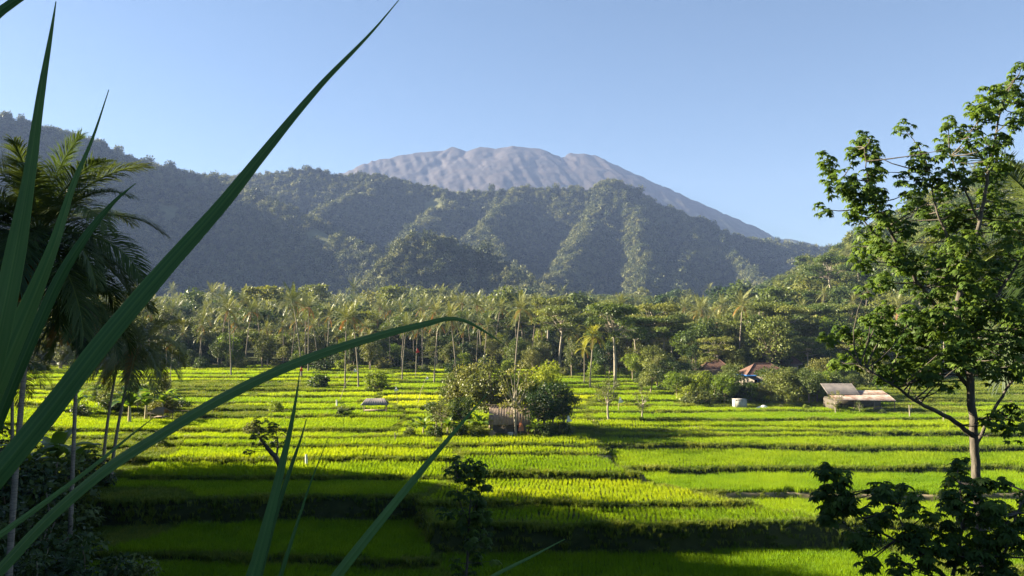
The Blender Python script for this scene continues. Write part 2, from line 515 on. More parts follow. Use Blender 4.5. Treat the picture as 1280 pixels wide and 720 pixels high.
vol_ridges = [
    (line((330, 290, 2900), (400, 240, 2980), (432, 215, 3000), (470, 200, 3050), (520, 191, 3100), (558, 188, 3120), (567, 184, 3120), (580, 190, 3100), (600, 184, 3080), (622, 186, 3060), (640, 182, 3040), (672, 185, 3040), (700, 195, 3050), (706, 197, 3040), (714, 191, 3020), (742, 192, 3000), (765, 206, 3000), (800, 227, 3000), (850, 252, 3000), (900, 273, 3000), (950, 290, 3000), (1000, 302, 3000), (1100, 325, 3000)), 0.55),
    (line((567, 184, 3120), (555, 220, 2900), (535, 260, 2650)), 0.75),
    (line((600, 184, 3080), (590, 215, 2900), (575, 260, 2650)), 0.75),
    (line((640, 182, 3040), (625, 215, 2880), (615, 260, 2620)), 0.75),
    (line((714, 191, 3020), (700, 220, 2880), (680, 260, 2600)), 0.75),
    (line((742, 192, 3000), (750, 215, 2900), (760, 260, 2650)), 0.75),
    (line((800, 227, 3000), (820, 260, 2850), (840, 300, 2650)), 0.7),
    (line((480, 198, 3060), (465, 225, 2850), (450, 260, 2650)), 0.7),
]
vx = np.arange(-1000, 1700, 6.5); vy = np.arange(2300, 3350, 8.0)
VX, VY = np.meshgrid(vx, vy)
vr = ridge_field(vol_ridges, VX + 40 * fbm(VX / 120, VY / 120, 15), VY + 40 * fbm(VX / 120, VY / 120, 16), 2.5)
gul = np.abs(fbm((VX + 0.25 * (VY - 3000)) / 34 + 0.5 * fbm(VX / 160, VY / 160, 2), VY / 300, 18, 5))
below = sstep((P(620, 184, 3060)[2] - vr) / 60)
rdg = (1 - 2 * np.abs(vnoise(VX / 55 + 0.5 * vnoise(VX / 90, VY / 90, 4), VY / 260, 71) - 0.5)) * 13 + (1 - 2 * np.abs(vnoise(VX / 26 + vnoise(VX / 60, VY / 60, 5), VY / 140, 72) - 0.5)) * 9
VZ = vr - 30 * gul * below + (rdg - 16) * (0.05 + 0.3 * below) + (2 + 2 * below) * fbm(VX / 22, VY / 22, 19)
VZ = np.maximum(VZ, gz(VX, VY) - 8)
veg = sstep((470 - VZ + 240 * fbm(VX / 160, VY / 160, 28)) / 160) * sstep((VX - 150 + 200 * fbm(VX / 200, VY / 200, 44)) / 300 + 0.25)
n0, n1 = VX.shape; idx = np.arange(n0 * n1).reshape(n0, n1)
g = Geo()
g.add(np.stack([VX, VY, VZ], -1).reshape(-1, 3), np.stack([idx[:-1, :-1], idx[:-1, 1:], idx[1:, 1:], idx[1:, :-1]], -1).reshape(-1, 4), veg.ravel())
tag(g.obj('volcano', M['volcano'], smooth=True), 'bare reddish grey volcano cone rising behind the forested hills', None, None, 'structure')

# ------------------------------------------------------------------ haze
g = Geo()
box(g, ((0), 1750, 345), (5600, 4000, 710))
hz = bpy.data.materials.new('haze_air'); hz.use_nodes = True
hz.node_tree.nodes.clear()
ho = hz.node_tree.nodes.new('ShaderNodeOutputMaterial')
pv = hz.node_tree.nodes.new('ShaderNodeVolumePrincipled')
pv.inputs['Color'].default_value = (0.27, 0.385, 0.72, 1)
pv.inputs['Density'].default_value = HAZE
pv.inputs['Anisotropy'].default_value = 0.0
hz.node_tree.links.new(pv.outputs[0], ho.inputs['Volume'])
try: hz.cycles.homogeneous_volume = True
except Exception: pass
tag(g.obj('haze', hz), 'pale blue haze lying over the valley', None, None, 'stuff')

# ------------------------------------------------------------------ scatter by geometry nodes (only for what nobody could count)
def proto_collection(name, objs):
    c = bpy.data.collections.new(name)
    for o in objs: c.objects.link(o)
    return c


def scatter(name, pts, scl, rot, pick, tint, coll, label, cat):
    me = bpy.data.meshes.new(name)
    me.vertices.add(len(pts)); me.vertices.foreach_set('co', np.asarray(pts, np.float32).ravel())
    scl = np.asarray(scl, float)
    if scl.ndim == 1: scl = np.repeat(scl[:, None], 3, 1)
    for nm, ty, key, val in (('scl', 'FLOAT_VECTOR', 'vector', scl), ('rot', 'FLOAT_VECTOR', 'vector', rot),
                             ('pick', 'INT', 'value', pick), ('tint', 'FLOAT', 'value', tint)):
        a = me.attributes.new(nm, ty, 'POINT')
        a.data.foreach_set(key, np.ascontiguousarray(val, np.int32 if ty == 'INT' else np.float32).ravel())
    o = bpy.data.objects.new(name, me); COL.objects.link(o)
    ng = bpy.data.node_groups.new(name + '_nodes', 'GeometryNodeTree')
    ng.interface.new_socket('Geometry', in_out='INPUT', socket_type='NodeSocketGeometry')
    ng.interface.new_socket('Geometry', in_out='OUTPUT', socket_type='NodeSocketGeometry')
    N, L = ng.nodes, ng.links
    gi = N.new('NodeGroupInput'); go = N.new('NodeGroupOutput')
    ci = N.new('GeometryNodeCollectionInfo'); ci.inputs['Collection'].default_value = coll
    ci.inputs['Separate Children'].default_value = True; ci.inputs['Reset Children'].default_value = True
    ip = N.new('GeometryNodeInstanceOnPoints'); ip.inputs['Pick Instance'].default_value = True
    def attr(nm, ty):
        n = N.new('GeometryNodeInputNamedAttribute'); n.data_type = ty; n.inputs['Name'].default_value = nm
        return n.outputs['Attribute']
    L.new(gi.outputs[0], ip.inputs['Points']); L.new(ci.outputs[0], ip.inputs['Instance'])
    L.new(attr('pick', 'INT'), ip.inputs['Instance Index'])
    L.new(attr('rot', 'FLOAT_VECTOR'), ip.inputs['Rotation']); L.new(attr('scl', 'FLOAT_VECTOR'), ip.inputs['Scale'])
    L.new(ip.outputs[0], go.inputs[0])
    md = o.modifiers.new('scatter', 'NODES'); md.node_group = ng
    tag(o, label, cat, None, 'stuff')
    return o


def grass_proto(name, size, n_tuft, blades, h, wdt, mat, seed, rows=False, lean=0.25):
    r_ = np.random.default_rng(seed)
    g = Geo()
    if rows:
        k = int(round(math.sqrt(n_tuft)))
        u = (np.arange(k) + 0.5) / k - 0.5
        cx, cyy = np.meshgrid(u, u); c = np.stack([cx.ravel(), cyy.ravel()], 1) * size + r_.normal(0, size * 0.02, (k * k, 2))
    else:
        c = r_.uniform(-0.5, 0.5, (n_tuft, 2)) * size
    c = np.repeat(c, blades, 0)
    N = len(c)
    az = r_.uniform(0, 2 * math.pi, N)
    ln = np.abs(r_.normal(0, lean, N)); hh = h * r_.uniform(0.65, 1.1, N)
    out = np.stack([np.cos(az), np.sin(az)], 1)
    fa = r_.uniform(0, math.pi, N)
    sd = np.stack([np.cos(fa), np.sin(fa), np.zeros(N)], 1) * wdt * 0.5 * r_.uniform(0.7, 1.2, N)[:, None]
    b0 = np.concatenate([c + out * 0.02, np.full((N, 1), -0.05)], 1)
    m0 = np.concatenate([c + out * (ln * hh * 0.4)[:, None], (hh * 0.55)[:, None]], 1)
    t0 = np.concatenate([c + out * (ln * hh * 1.25)[:, None], hh[:, None]], 1)
    V = np.stack([b0 - sd, b0 + sd, m0 + sd, m0 - sd, t0], 1)
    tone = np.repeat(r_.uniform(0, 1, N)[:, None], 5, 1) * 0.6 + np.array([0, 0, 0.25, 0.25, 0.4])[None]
    i = np.arange(N)[:, None] * 5
    g.add(V.reshape(-1, 3), i + np.array([0, 1, 2, 3]), tone.ravel())
    n0 = g.n
    g.Fs.append(i + np.array([3, 2, 4]))
    return g.obj(name, mat, link=False)


# rice
def rice_points(y0, y1, st, seed, margin):
    r_ = np.random.default_rng(seed)
    yy = np.arange(y0, y1, st)
    P_ = []
    for y in yy:
        w_ = 0.70 * y + 6
        x = np.arange(-w_, w_, st) + r_.uniform(0, st)
        P_.append(np.stack([x, np.full_like(x, y)], 1))
    p = np.concatenate(P_); p += r_.uniform(-0.12, 0.12, p.shape) * st
    z, near, fid = terraces(p[:, 0], p[:, 1])
    keep = near > margin
    return p[keep], fid[keep]


EXCL = [  # (x, y, rx, ry) places with no rice: the grove by the hut, house gardens, left scrub
    (0.0, 101.5, 11.5, 4.6), (-46, 84, 9.5, 16), (-33, 66, 6.5, 7), (-45, 118, 12, 8), (-62, 150, 25, 14), (70, 150, 40, 22), (38, 128, 12, 5), (60, 121, 9, 5),
]


def excl(p):
    m = np.zeros(len(p), bool)
    for x, y, rx, ry in EXCL:
        m |= ((p[:, 0] - x) / rx) ** 2 + ((p[:, 1] - y) / ry) ** 2 < 1
    return m


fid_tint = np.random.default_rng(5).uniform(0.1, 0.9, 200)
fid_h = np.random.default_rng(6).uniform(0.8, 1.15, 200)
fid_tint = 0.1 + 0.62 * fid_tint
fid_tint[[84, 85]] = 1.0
fid_tint[[0, 1, 20, 21, 40, 41, 42]] = [0.2, 0.25, 0.15, 0.2, 0.12, 0.18, 0.25]  # lowest fields coloured darker and greener to deepen their shade
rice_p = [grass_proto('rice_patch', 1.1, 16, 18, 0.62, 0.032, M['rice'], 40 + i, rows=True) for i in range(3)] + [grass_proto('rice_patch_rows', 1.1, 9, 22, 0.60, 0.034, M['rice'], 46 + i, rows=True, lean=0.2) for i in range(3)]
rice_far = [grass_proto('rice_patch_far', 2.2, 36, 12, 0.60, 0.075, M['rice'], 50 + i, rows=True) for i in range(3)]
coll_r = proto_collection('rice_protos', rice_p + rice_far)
p1, f1 = rice_points(46, 116, 1.0, 1, 0.22)
p2, f2 = rice_points(116, 200, 2.0, 2, 0.45)
p = np.concatenate([p1, p2]); f = np.concatenate([f1, f2]).astype(int)
pk = np.concatenate([rng.integers(0, 3, len(p1)) + 3 * (np.random.default_rng(8).uniform(0, 1, 200)[f1.astype(int)] < 0.55), 6 + rng.integers(0, 3, len(p2))])
k = ~excl(p); p, f, pk = p[k], f[k], pk[k]
zz = gz(p[:, 0], p[:, 1])
names = sorted([o.name for o in coll_r.objects])
order = {o.name: i for i, o in enumerate(sorted(coll_r.objects, key=lambda o: o.name))}
lut = np.array([order[o.name] for o in rice_p + rice_far])
var = fbm(p[:, 0] / 5, p[:, 1] / 5, 77)
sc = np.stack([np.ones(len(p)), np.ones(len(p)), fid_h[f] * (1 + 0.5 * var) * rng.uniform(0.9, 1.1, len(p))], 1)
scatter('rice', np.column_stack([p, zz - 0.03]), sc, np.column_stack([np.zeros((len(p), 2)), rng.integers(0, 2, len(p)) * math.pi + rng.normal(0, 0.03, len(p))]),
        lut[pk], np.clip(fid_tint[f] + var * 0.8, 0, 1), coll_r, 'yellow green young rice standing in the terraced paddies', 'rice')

# grass on the banks and the waste ground
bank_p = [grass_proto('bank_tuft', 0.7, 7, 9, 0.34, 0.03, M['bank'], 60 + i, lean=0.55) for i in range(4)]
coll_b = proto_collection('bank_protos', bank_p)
N = 190000
yb = rng.uniform(44, 200, N) ** 1.0
yb = 44 + (200 - 44) * rng.uniform(0, 1, N) ** 1.5
xb = rng.uniform(-1, 1, N) * (0.72 * yb + 6)
_, nearb, _ = terraces(xb, yb)
pb = np.column_stack([xb, yb])
k = (nearb < 0.25) | excl(pb) | (yb < 47)
path_m = ((np.abs(xb - xAB(yb)) < 0.55) & (yb > 74) & (yb < 99)) | ((np.abs(yb - RA.edge(3, xb) - 0.3 * RA.rise[3] - 0.34) < 0.3) & (xb > 19) & (xb < 48))
k &= ~(path_m & (rng.uniform(0, 1, N) < 0.85))
pb = pb[k]
ps = np.column_stack([rng.uniform(-45, 45, 9000), rng.uniform(-8, 46, 9000)])
ps = ps[(np.hypot(ps[:, 0], ps[:, 1]) > 3.0)]
pb = np.concatenate([pb, ps])
vb = fbm(pb[:, 0] / 3, pb[:, 1] / 3, 12)
sb = rng.uniform(0.6, 1.3, len(pb)) * (1 + 0.9 * vb) * np.interp(pb[:, 1], [50, 110, 200], [1, 1.2, 1.8])
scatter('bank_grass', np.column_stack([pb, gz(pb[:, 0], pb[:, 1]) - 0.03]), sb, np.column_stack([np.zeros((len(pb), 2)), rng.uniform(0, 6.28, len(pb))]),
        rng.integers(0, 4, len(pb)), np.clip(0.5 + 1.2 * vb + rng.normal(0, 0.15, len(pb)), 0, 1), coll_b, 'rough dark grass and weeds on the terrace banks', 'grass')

# ------------------------------------------------------------------ trees
def crown_clumps(geo, C, rad, nleaf, lsize, r_, flat=0.7, droop=0.35, tone_var=0.35):
    """leaf rhombs spread through clumps; each clump has its own leaf tone"""
    for i, c in enumerate(C):
        n = int(nleaf * r_.uniform(0.7, 1.3)); rr = rad[i] if hasattr(rad, '__len__') else rad
        u = unit(n, r_); q = r_.uniform(0.45, 1.05, n)[:, None] ** 0.6
        p_ = c + u * q * rr * np.array([1, 1, flat])
        d_ = norm(u * np.array([1, 1, 0.4]) + r_.normal(0, 0.6, (n, 3)) + np.array([0, 0, -droop]))
        nn = norm(u * 0.5 + np.array([0, 0, 0.9]) + r_.normal(0, 0.45, (n, 3)))
        t = np.clip(r_.uniform(0.5 - tone_var, 0.5 + tone_var) + r_.normal(0, 0.16, n), 0, 1)
        leaves(geo, p_, d_, nn, lsize * r_.uniform(0.7, 1.3, n), lsize * 0.62 * r_.uniform(0.7, 1.3, n), t)


def limb(geo, a, b, r0, r1, r_, sides=5, sag=0.12, n=5):
    a = np.asarray(a, float); b = np.asarray(b, float)
    t = np.linspace(0, 1, n)[:, None]
    L_ = np.linalg.norm(b - a)
    off = r_.normal(0, sag * L_, 3) * np.array([1, 1, 0.5]) + np.array([0, 0, -sag * 0.5 * L_])
    pts = a + (b - a) * t + off * (4 * t * (1 - t)) * 0.5
    tube(geo, pts, np.linspace(r0, r1, n), sides)
    return pts


def broadleaf(kind, H, seed, nclump=26, nleaf=110, lsize=0.45):
    r_ = np.random.default_rng(seed)
    tr, cr = Geo(), Geo()
    if kind == 'umbrella':
        hb = 0.62 * H; Rr = 0.42 * H
        a = r_.uniform(0, 6.28, nclump); q = np.sqrt(r_.uniform(0.03, 1, nclump)) * Rr
        lay = r_.choice([0.0, 0.5, 1.0], nclump, p=[0.2, 0.3, 0.5])
        q = q * (1.0 - 0.35 * (lay > 0.7))
        C = np.stack([np.cos(a) * q, np.sin(a) * q, H * (0.68 + 0.25 * lay) - 0.10 * q + r_.normal(0, 0.3, nclump)], 1)
        rad = r_.uniform(0.07, 0.13, nclump) * H; flat = 0.32
    elif kind == 'round':
        hb = 0.3 * H; Rr = 0.34 * H
        u = unit(nclump, r_); C = u * r_.uniform(0.45, 1, nclump)[:, None] * np.array([Rr, Rr, 0.33 * H]) + np.array([0, 0, 0.62 * H])
        rad = r_.uniform(0.08, 0.15, nclump) * H; flat = 0.75
    elif kind == 'column':
        hb = 0.2 * H; t = r_.uniform(0, 1, nclump); a = r_.uniform(0, 6.28, nclump); q = 0.16 * H * np.sin(np.pi * (0.12 + 0.85 * t)) * r_.uniform(0.5, 1.1, nclump)
        C = np.stack([np.cos(a) * q, np.sin(a) * q, H * (0.2 + 0.74 * t)], 1)
        rad = r_.uniform(0.05, 0.10, nclump) * H; flat = 1.0
    elif kind == 'sparse':
        hb = 0.35 * H; Rr = 0.3 * H
        u = unit(nclump, r_); C = u * r_.uniform(0.6, 1.1, nclump)[:, None] * np.array([Rr, Rr, 0.34 * H]) + np.array([0, 0, 0.64 * H])
        rad = r_.uniform(0.05, 0.09, nclump) * H; flat = 0.6
    else:  # bush
        hb = 0.05 * H; Rr = 0.6 * H
        u = unit(nclump, r_); u[:, 2] = np.abs(u[:, 2]); C = u * r_.uniform(0.4, 1, nclump)[:, None] * np.array([Rr, Rr, 0.75 * H]) + np.array([0, 0, 0.14 * H])
        rad = r_.uniform(0.13, 0.24, nclump) * H; flat = 0.8
    bend = r_.normal(0, 0.03 * H, 2)
    top = np.array([bend[0], bend[1], max(hb, 0.1 * H) + 0.3 * (H - hb) * (kind != 'bush')])
    n = 8; t = np.linspace(0, 1, n)[:, None]
    base = np.array([0, 0, -0.25])
    ax = base + (top - base) * t + np.array([1, 0.6, 0]) * np.sin(t * 5) * 0.012 * H
    r0 = 0.018 * H + 0.03
    tube(tr, ax, np.linspace(1.25, 0.55, n) * r0, 8)
    for i in np.argsort(r_.uniform(size=nclump))[:int(nclump * 0.75)]:
        s = r_.uniform(0.5, 1.0); a0 = base + (top - base) * s if kind != 'umbrella' else base + (top - base) * r_.uniform(0.75, 1)
        limb(tr, a0, C[i], r0 * 0.42, 0.02, r_)
    crown_clumps(cr, C, rad, nleaf, lsize, r_, flat)
    return tr, cr


def frond(geo, stem, L_, az, el0, r_, nl=40, lw=0.05, ll=0.8, curl=1.0, tone=0.5, segs=2, roll=0.0, steps=14):
    """one pinnate coconut leaf starting at the origin"""
    th = el0; pts = [np.zeros(3)]; ds = L_ / steps
    ca, sa = math.cos(az), math.sin(az)
    tw = r_.normal(0, 0.1)
    for i in range(steps):
        d = np.array([math.cos(th) * ca, math.cos(th) * sa, math.sin(th)])
        pts.append(pts[-1] + d * ds)
        az2 = az + tw * (i / steps); ca, sa = math.cos(az2), math.sin(az2)
        th -= curl * (0.35 + 1.3 * (i / steps)) / steps * (0.4 + 0.6 * max(0, math.cos(th)))
    pts = np.array(pts)
    tube(stem, pts, np.linspace(0.06, 0.012, len(pts)) * (L_ / 5), 4, 0.9)
    s = np.linspace(0.16, 0.995, nl)
    f_ = s * steps; i0 = np.clip(f_.astype(int), 0, steps - 1); fr = (f_ - i0)[:, None]
    pos = pts[i0] * (1 - fr) + pts[i0 + 1] * fr
    tan = norm(pts[i0 + 1] - pts[i0])
    upv = norm(np.array([0, 0, 1.0]) + 0.001 - tan * tan[:, 2:3])
    sid = norm(np.cross(tan, upv))
    if roll:
        sid = sid * math.cos(roll) + upv * math.sin(roll)
        upv = np.cross(sid, tan)
    prof = ll * (0.35 + 0.75 * np.sin(np.pi * np.clip(s * 0.86 + 0.12, 0, 1)) ** 0.8) * (L_ / 5)
    for sg in (-1, 1):
        lng = prof * r_.uniform(0.82, 1.12, nl)
        ang = np.interp(s, [0.15, 1], [1.15, 0.45]) + r_.normal(0, 0.07, nl)
        d0 = norm(sid * sg * np.sin(ang)[:, None] + tan * np.cos(ang)[:, None] + upv * (0.22 + r_.normal(0, 0.08, nl))[:, None])
        w_ = lw * (L_ / 5)
        wv = norm(np.cross(d0, upv)) * w_ * 0.5
        prev = pos; d = d0
        ring = [np.stack([prev - wv * 0.5, prev + wv * 0.5], 1)]
        for q in range(segs):
            prev = prev + d * (lng / segs)[:, None]
            k_ = [1.0, 0.12] if segs == 2 else [1.0, 0.8, 0.1]
            ring.append(np.stack([prev - wv * k_[q], prev + wv * k_[q]], 1))
            d = norm(d + np.array([0, 0, -0.75 / segs * 1.2]) + r_.normal(0, 0.06, (nl, 3)))
        V = np.concatenate(ring, 1)
        i = np.arange(nl)[:, None] * V.shape[1]
        t = np.repeat(np.clip(tone + r_.normal(0, 0.14, nl), 0, 1), V.shape[1])
        qs = np.concatenate([i + np.array([2 * q, 2 * q + 1, 2 * q + 3, 2 * q + 2]) for q in range(segs)])
        geo.add(V.reshape(-1, 3), qs, t)


def palm_trunk(H, lean, r_, r0=0.17):
    g = Geo()
    n = 22; t = np.linspace(0, 1, n)
    x = lean[0] * t ** 1.6; y = lean[1] * t ** 1.6
    pts = np.stack([x, y, -0.4 + t * (H + 0.4)], 1)
    tube(g, pts, r0 * (1.0 - 0.38 * t + 0.55 * np.exp(-t * 14)) * (1 + 0.04 * (np.arange(n) % 2)), 9, 0.5)
    return g, pts[-1]


def palm_crown(r_, L_=4.6, nf=24, nl=22, lw=0.11, ll=0.85, segs=2, steps=10):
    g = Geo()
    for i in range(nf):
        q = (i + 0.5) / nf
        el = np.interp(q, [0, 0.2, 0.55, 1], [1.45, 1.05, 0.35, -0.75]) + r_.normal(0, 0.1)
        gi = Geo()
        frond(gi, gi, L_ * r_.uniform(0.82, 1.08) * np.interp(q, [0, .15, 1], [0.7, 1, 0.95]), i * 2.39996 + r_.normal(0, 0.15), el, r_, nl, lw, ll,
              curl=np.interp(q, [0, 0.5, 1], [0.6, 1.5, 1.0]), tone=np.interp(q, [0, 0.3, 1], [0.75, 0.5, 0.35]) + r_.normal(0, 0.08), segs=segs, steps=steps)
        V = np.concatenate(gi.V); T = np.concatenate(gi.T); g.V.append(V); g.T.append(T)
        for ff in gi.Fs: g.Fs.append(ff + g.n)
        g.n += len(V)
    return g


def coconuts(r_, n=8):
    out = []
    for i in range(n):
        g = Geo()
        a = r_.uniform(0, 6.28); c = np.array([math.cos(a) * 0.3, math.sin(a) * 0.3, -0.35 + r_.uniform(-0.15, 0.15)])
        ph = np.linspace(0, math.pi, 7); th = np.linspace(0, 2 * math.pi, 9)[:-1]
        V = np.stack([np.sin(ph)[:, None] * np.cos(th) * 0.12, np.sin(ph)[:, None] * np.sin(th) * 0.12, np.repeat(np.cos(ph)[:, None] * 0.155, 8, 1)], -1) + c
        ii = np.arange(56).reshape(7, 8)
        g.add(V.reshape(-1, 3), np.stack([ii[:-1], np.roll(ii[:-1], -1, 1), np.roll(ii[1:], -1, 1), ii[1:]], -1).reshape(-1, 4))
        out.append(g)
    return out


def palm_proto(name, H, seed, label, group, mat='palm', nf=24, dead=3):
    r_ = np.random.default_rng(seed)
    root = empty(name, (0, 0, 0))
    tag(root, label, 'palm tree', group)
    tg, top = palm_trunk(H, r_.normal(0, 0.9, 2), r_)
    tg.obj('trunk', M['palm_bark'], root, True)
    c = palm_crown(r_, nf=nf).obj('crown', M[mat], root); c.location = top
    if dead:
        g = Geo()
        for i in range(dead):
            frond(g, g, 3.6, r_.uniform(0, 6.28), -0.6 + r_.normal(0, 0.2), r_, 18, 0.11, 0.7, 1.0, 0.5, steps=9)
        d = g.obj('dead_fronds', M['palm_dead'], root); d.location = top
    return root, H


def tree_proto(name, kind, H, seed, mat, label, cat='tree', group=None, bark='bark', **kw):
    tr, cr = broadleaf(kind, H, seed, **kw)
    root = empty(name, (0, 0, 0)); tag(root, label, cat, group)
    tr.obj('trunk', M[bark], root, True); cr.obj('crown', M[mat], root)
    return root, H


USED = set()


def put(proto, px, d, H, label, group=None, rz=None, x=None, squash=1.0, dz=0.0):
    root, H0 = proto
    if x is None: x, y, z = on_ground(px, d)
    else: y = d; z = gz1(x, y)
    s = H / H0
    rz = rng.uniform(0, 6.28) if rz is None else rz
    if root.name not in USED:
        USED.add(root.name); root.location = (x, y, z + dz); root.rotation_euler = (0, 0, rz); root.scale = (s * squash, s * squash, s)
        root['label'] = label
        if group: root['group'] = group
        return root
    return copy_tree(root, (x, y, z + dz), rz, (s * squash, s * squash, s), label, group)


def put_py(proto, px, d, py_top, label, group=None, **kw):
    """height chosen so that its top is seen at photo row py_top"""
    x, y, z = on_ground(px, d)
    return put(proto, px, d, max(1.0, P(px, py_top, d)[2] - z), label, group, **kw)


GP = 'coconut palms along the forest edge'
GF = 'trees of the valley forest'
palms = [palm_proto('coconut_palm', 16, 100 + i, '', GP) for i in range(4)]
palm_y = palm_proto('coconut_palm', 12, 120, '', GP, mat='palm_yellow', dead=2)
umb = [tree_proto('umbrella_tree', 'umbrella', 20, 200 + i, 'tree', '', group=GF, bark='bark_pale', nclump=44, nleaf=150, lsize=0.55) for i in range(3)]
rnd = [tree_proto('broadleaf_tree', 'round', 13, 210 + i, m, '', group=GF, nclump=34, nleaf=110, lsize=0.5) for i, m in enumerate(['tree', 'tree_olive', 'tree_dark', 'tree', 'tree_olive'])]
yel = tree_proto('broadleaf_tree', 'round', 9, 220, 'tree_yellow', '', group=GF, nclump=28, nleaf=110, lsize=0.4)
colm = tree_proto('slender_tree', 'column', 12, 230, 'tree_dark', '', group=GF, nclump=30, nleaf=80, lsize=0.4)
spa = [tree_proto('sparse_tree', 'sparse', 9, 240 + i, 'tree_olive', '', group=GF, nclump=26, nleaf=45, lsize=0.32, bark='bark_pale') for i in range(2)]
bsh = [tree_proto('bush', 'bush', 3, 250 + i, m, '', 'bush', nclump=22, nleaf=110, lsize=0.24) for i, m in enumerate(['tree', 'tree_dark', 'tree_yellow', 'tree_olive'])]


def banana_proto(seed):
    r_ = np.random.default_rng(seed)
    root = empty('banana_plant', (0, 0, 0)); tag(root, '', 'banana plant')
    g = Geo(); tube(g, [[0, 0, -0.2], [0.02, 0, 0.7], [0, 0.03, 1.4]], [0.14, 0.12, 0.07], 8)
    g.obj('stem', M['bamboo'], root, True)
    for i in range(10):
        g = Geo(); az = i * 2.4 + r_.normal(0, 0.2); el = r_.uniform(0.55, 1.4); L_ = r_.uniform(2.0, 2.8); n = 9
        p_ = np.array([0, 0, 1.3]); pts = []; th = el
        for q in range(n):
            pts.append(p_.copy()); p_ = p_ + np.array([math.cos(th) * math.cos(az), math.cos(th) * math.sin(az), math.sin(th)]) * L_ / n; th -= 0.24 * (0.5 + q / n)
        pts = np.array(pts); tan = norm(np.gradient(pts, axis=0)); sd = norm(np.cross(tan, np.array([0, 0, 1.0]))); upv = np.cross(sd, tan)
        t = np.linspace(0, 1, n); w_ = 0.36 * np.sin(np.pi * np.clip(t * 0.95 + 0.03, 0, 1)) ** 0.6 * (t > 0.1) + 0.02
        w_ = w_ * r_.uniform(0.8, 1.1, n)
        V = np.stack([pts - sd * w_[:, None] + upv * 0.35 * w_[:, None], pts, pts + sd * w_[:, None] + upv * 0.35 * w_[:, None]], 1)
        ii = np.arange(n * 3).reshape(n, 3)
        q4 = np.concatenate([np.stack([ii[:-1, j], ii[:-1, j + 1], ii[1:, j + 1], ii[1:, j]], -1) for j in (0, 1)])
        g.add(V.reshape(-1, 3), q4, np.repeat(np.clip(0.5 + r_.normal(0, 0.2), 0, 1), n * 3))
        g.obj('leaf', M['banana'], root, True)
    return root, 3.6


ban = [banana_proto(300 + i) for i in range(2)]

# --- palms standing clear in the middle distance: (px, distance, top row, label)
for i, (px, d, py, lab) in enumerate([
    (290, 172, 388, 'tall coconut palm with thin straight trunk left of the bent grass blade'),
    (378, 168, 376, 'tall coconut palm right above the tip of the upright grass blade'),
    (386, 182, 384, 'slimmer coconut palm half behind the tall one above the upright blade'),
    (250, 196, 406, 'short palm in the forest edge left of the tall thin palm'),
    (432, 150, 399, 'dark palm just over the bent blade with a leaning bamboo pole beside it'),
    (449, 152, 396, 'pale trunked palm leaning right just over the bent blade'),
    (503, 165, 408, 'slim palm under the middle of the bent blade'),
    (520, 175, 412, 'second slim palm under the bent blade near its top'),
    (543, 160, 405, 'palm under the bent blade left of its fold'),
    (571, 158, 398, 'palm under the fold of the bent blade'),
    (643, 150, 386, 'wide headed coconut palm behind the hut grove'),
    (604, 170, 408, 'dark palm below the drooping tip of the bent blade'),
    (214, 150, 430, 'palm with orange dead fronds at the left forest edge'),
    (824, 175, 436, 'small palm with pale trunk right of the tall white trunked tree'),
    (1128, 190, 415, 'palm on the right slope behind the corrugated shed'),
    (1258, 150, 398, 'palm with pale trunk behind the right hand foreground tree'),
]):
    put_py(palms[i % 4], px, d, py, lab, GP)
put_py(palm_y, 737, 150, 420, 'yellow leaved palm right of the hut grove', GP)
put_py(palm_y, 730, 158, 436, 'smaller yellow palm half behind the brighter yellow one', GP)

# --- single trees that can be told apart
put_py(umb[0], 768, 148, 376, 'tall umbrella crowned tree with bare white trunk right of the yellow palm', GF, rz=0.4, squash=0.85)
put_py(umb[1], 842, 178, 392, 'flat crowned tree right of the white trunked tree', GF, rz=1.4)
put_py(umb[2], 700, 190, 380, 'flat crowned tree left of the white trunked tree', GF, rz=2.2)
put_py(umb[1], 655, 215, 384, 'flat crowned tree behind the wide headed palm', GF)
put_py(rnd[1], 715, 172, 420, 'olive tree with pale forked trunk left of the yellow palm', GF, squash=0.7)
put_py(yel, 680, 105.5, 448, 'bright yellow green tree at the right of the hut grove', GF, squash=0.75)
put_py(rnd[2], 690, 100.5, 472, 'dark dense tree standing right beside the hut', GF, rz=0.3, squash=0.95)
put_py(rnd[1], 612, 104, 446, 'olive spreading tree behind the hut roof', GF, squash=0.95)
put_py(rnd[4], 588, 107, 452, 'second olive tree left behind the hut', GF, squash=0.9)
put_py(spa[0], 645, 97.2, 452, 'thin tree with bare pale trunk standing in front of the hut', GF, rz=1.0, squash=0.8)
put_py(rnd[2], 580, 99.5, 492, 'small dark tree left of the hut', GF, squash=0.9)
put_py(spa[1], 552, 99.5, 500, 'small thin tree among the bananas left of the hut', GF)
put_py(yel, 566, 101, 498, 'small yellow green tree between the hut and the bananas', GF, squash=0.8)
for pr, px, d, py, lab, sq in [(rnd[2], 672, 99.0, 486, 'low dark tree touching the right end of the hut roof', 1.0), (rnd[0], 706, 101.5, 484, 'bushy tree at the far right of the hut grove', 0.9),
                            (rnd[3], 632, 106, 458, 'dark leafy tree right behind the hut ridge', 0.8), (rnd[1], 562, 108, 466, 'pale olive tree behind the bananas of the hut grove', 0.9),
                            (rnd[0], 545, 103, 496, 'low leafy tree at the left of the hut grove', 1.0), (yel, 655, 103.5, 462, 'light green tree just behind the right end of the hut roof', 0.7)]:
    put_py(pr, px, d, py, lab, GF, squash=sq)
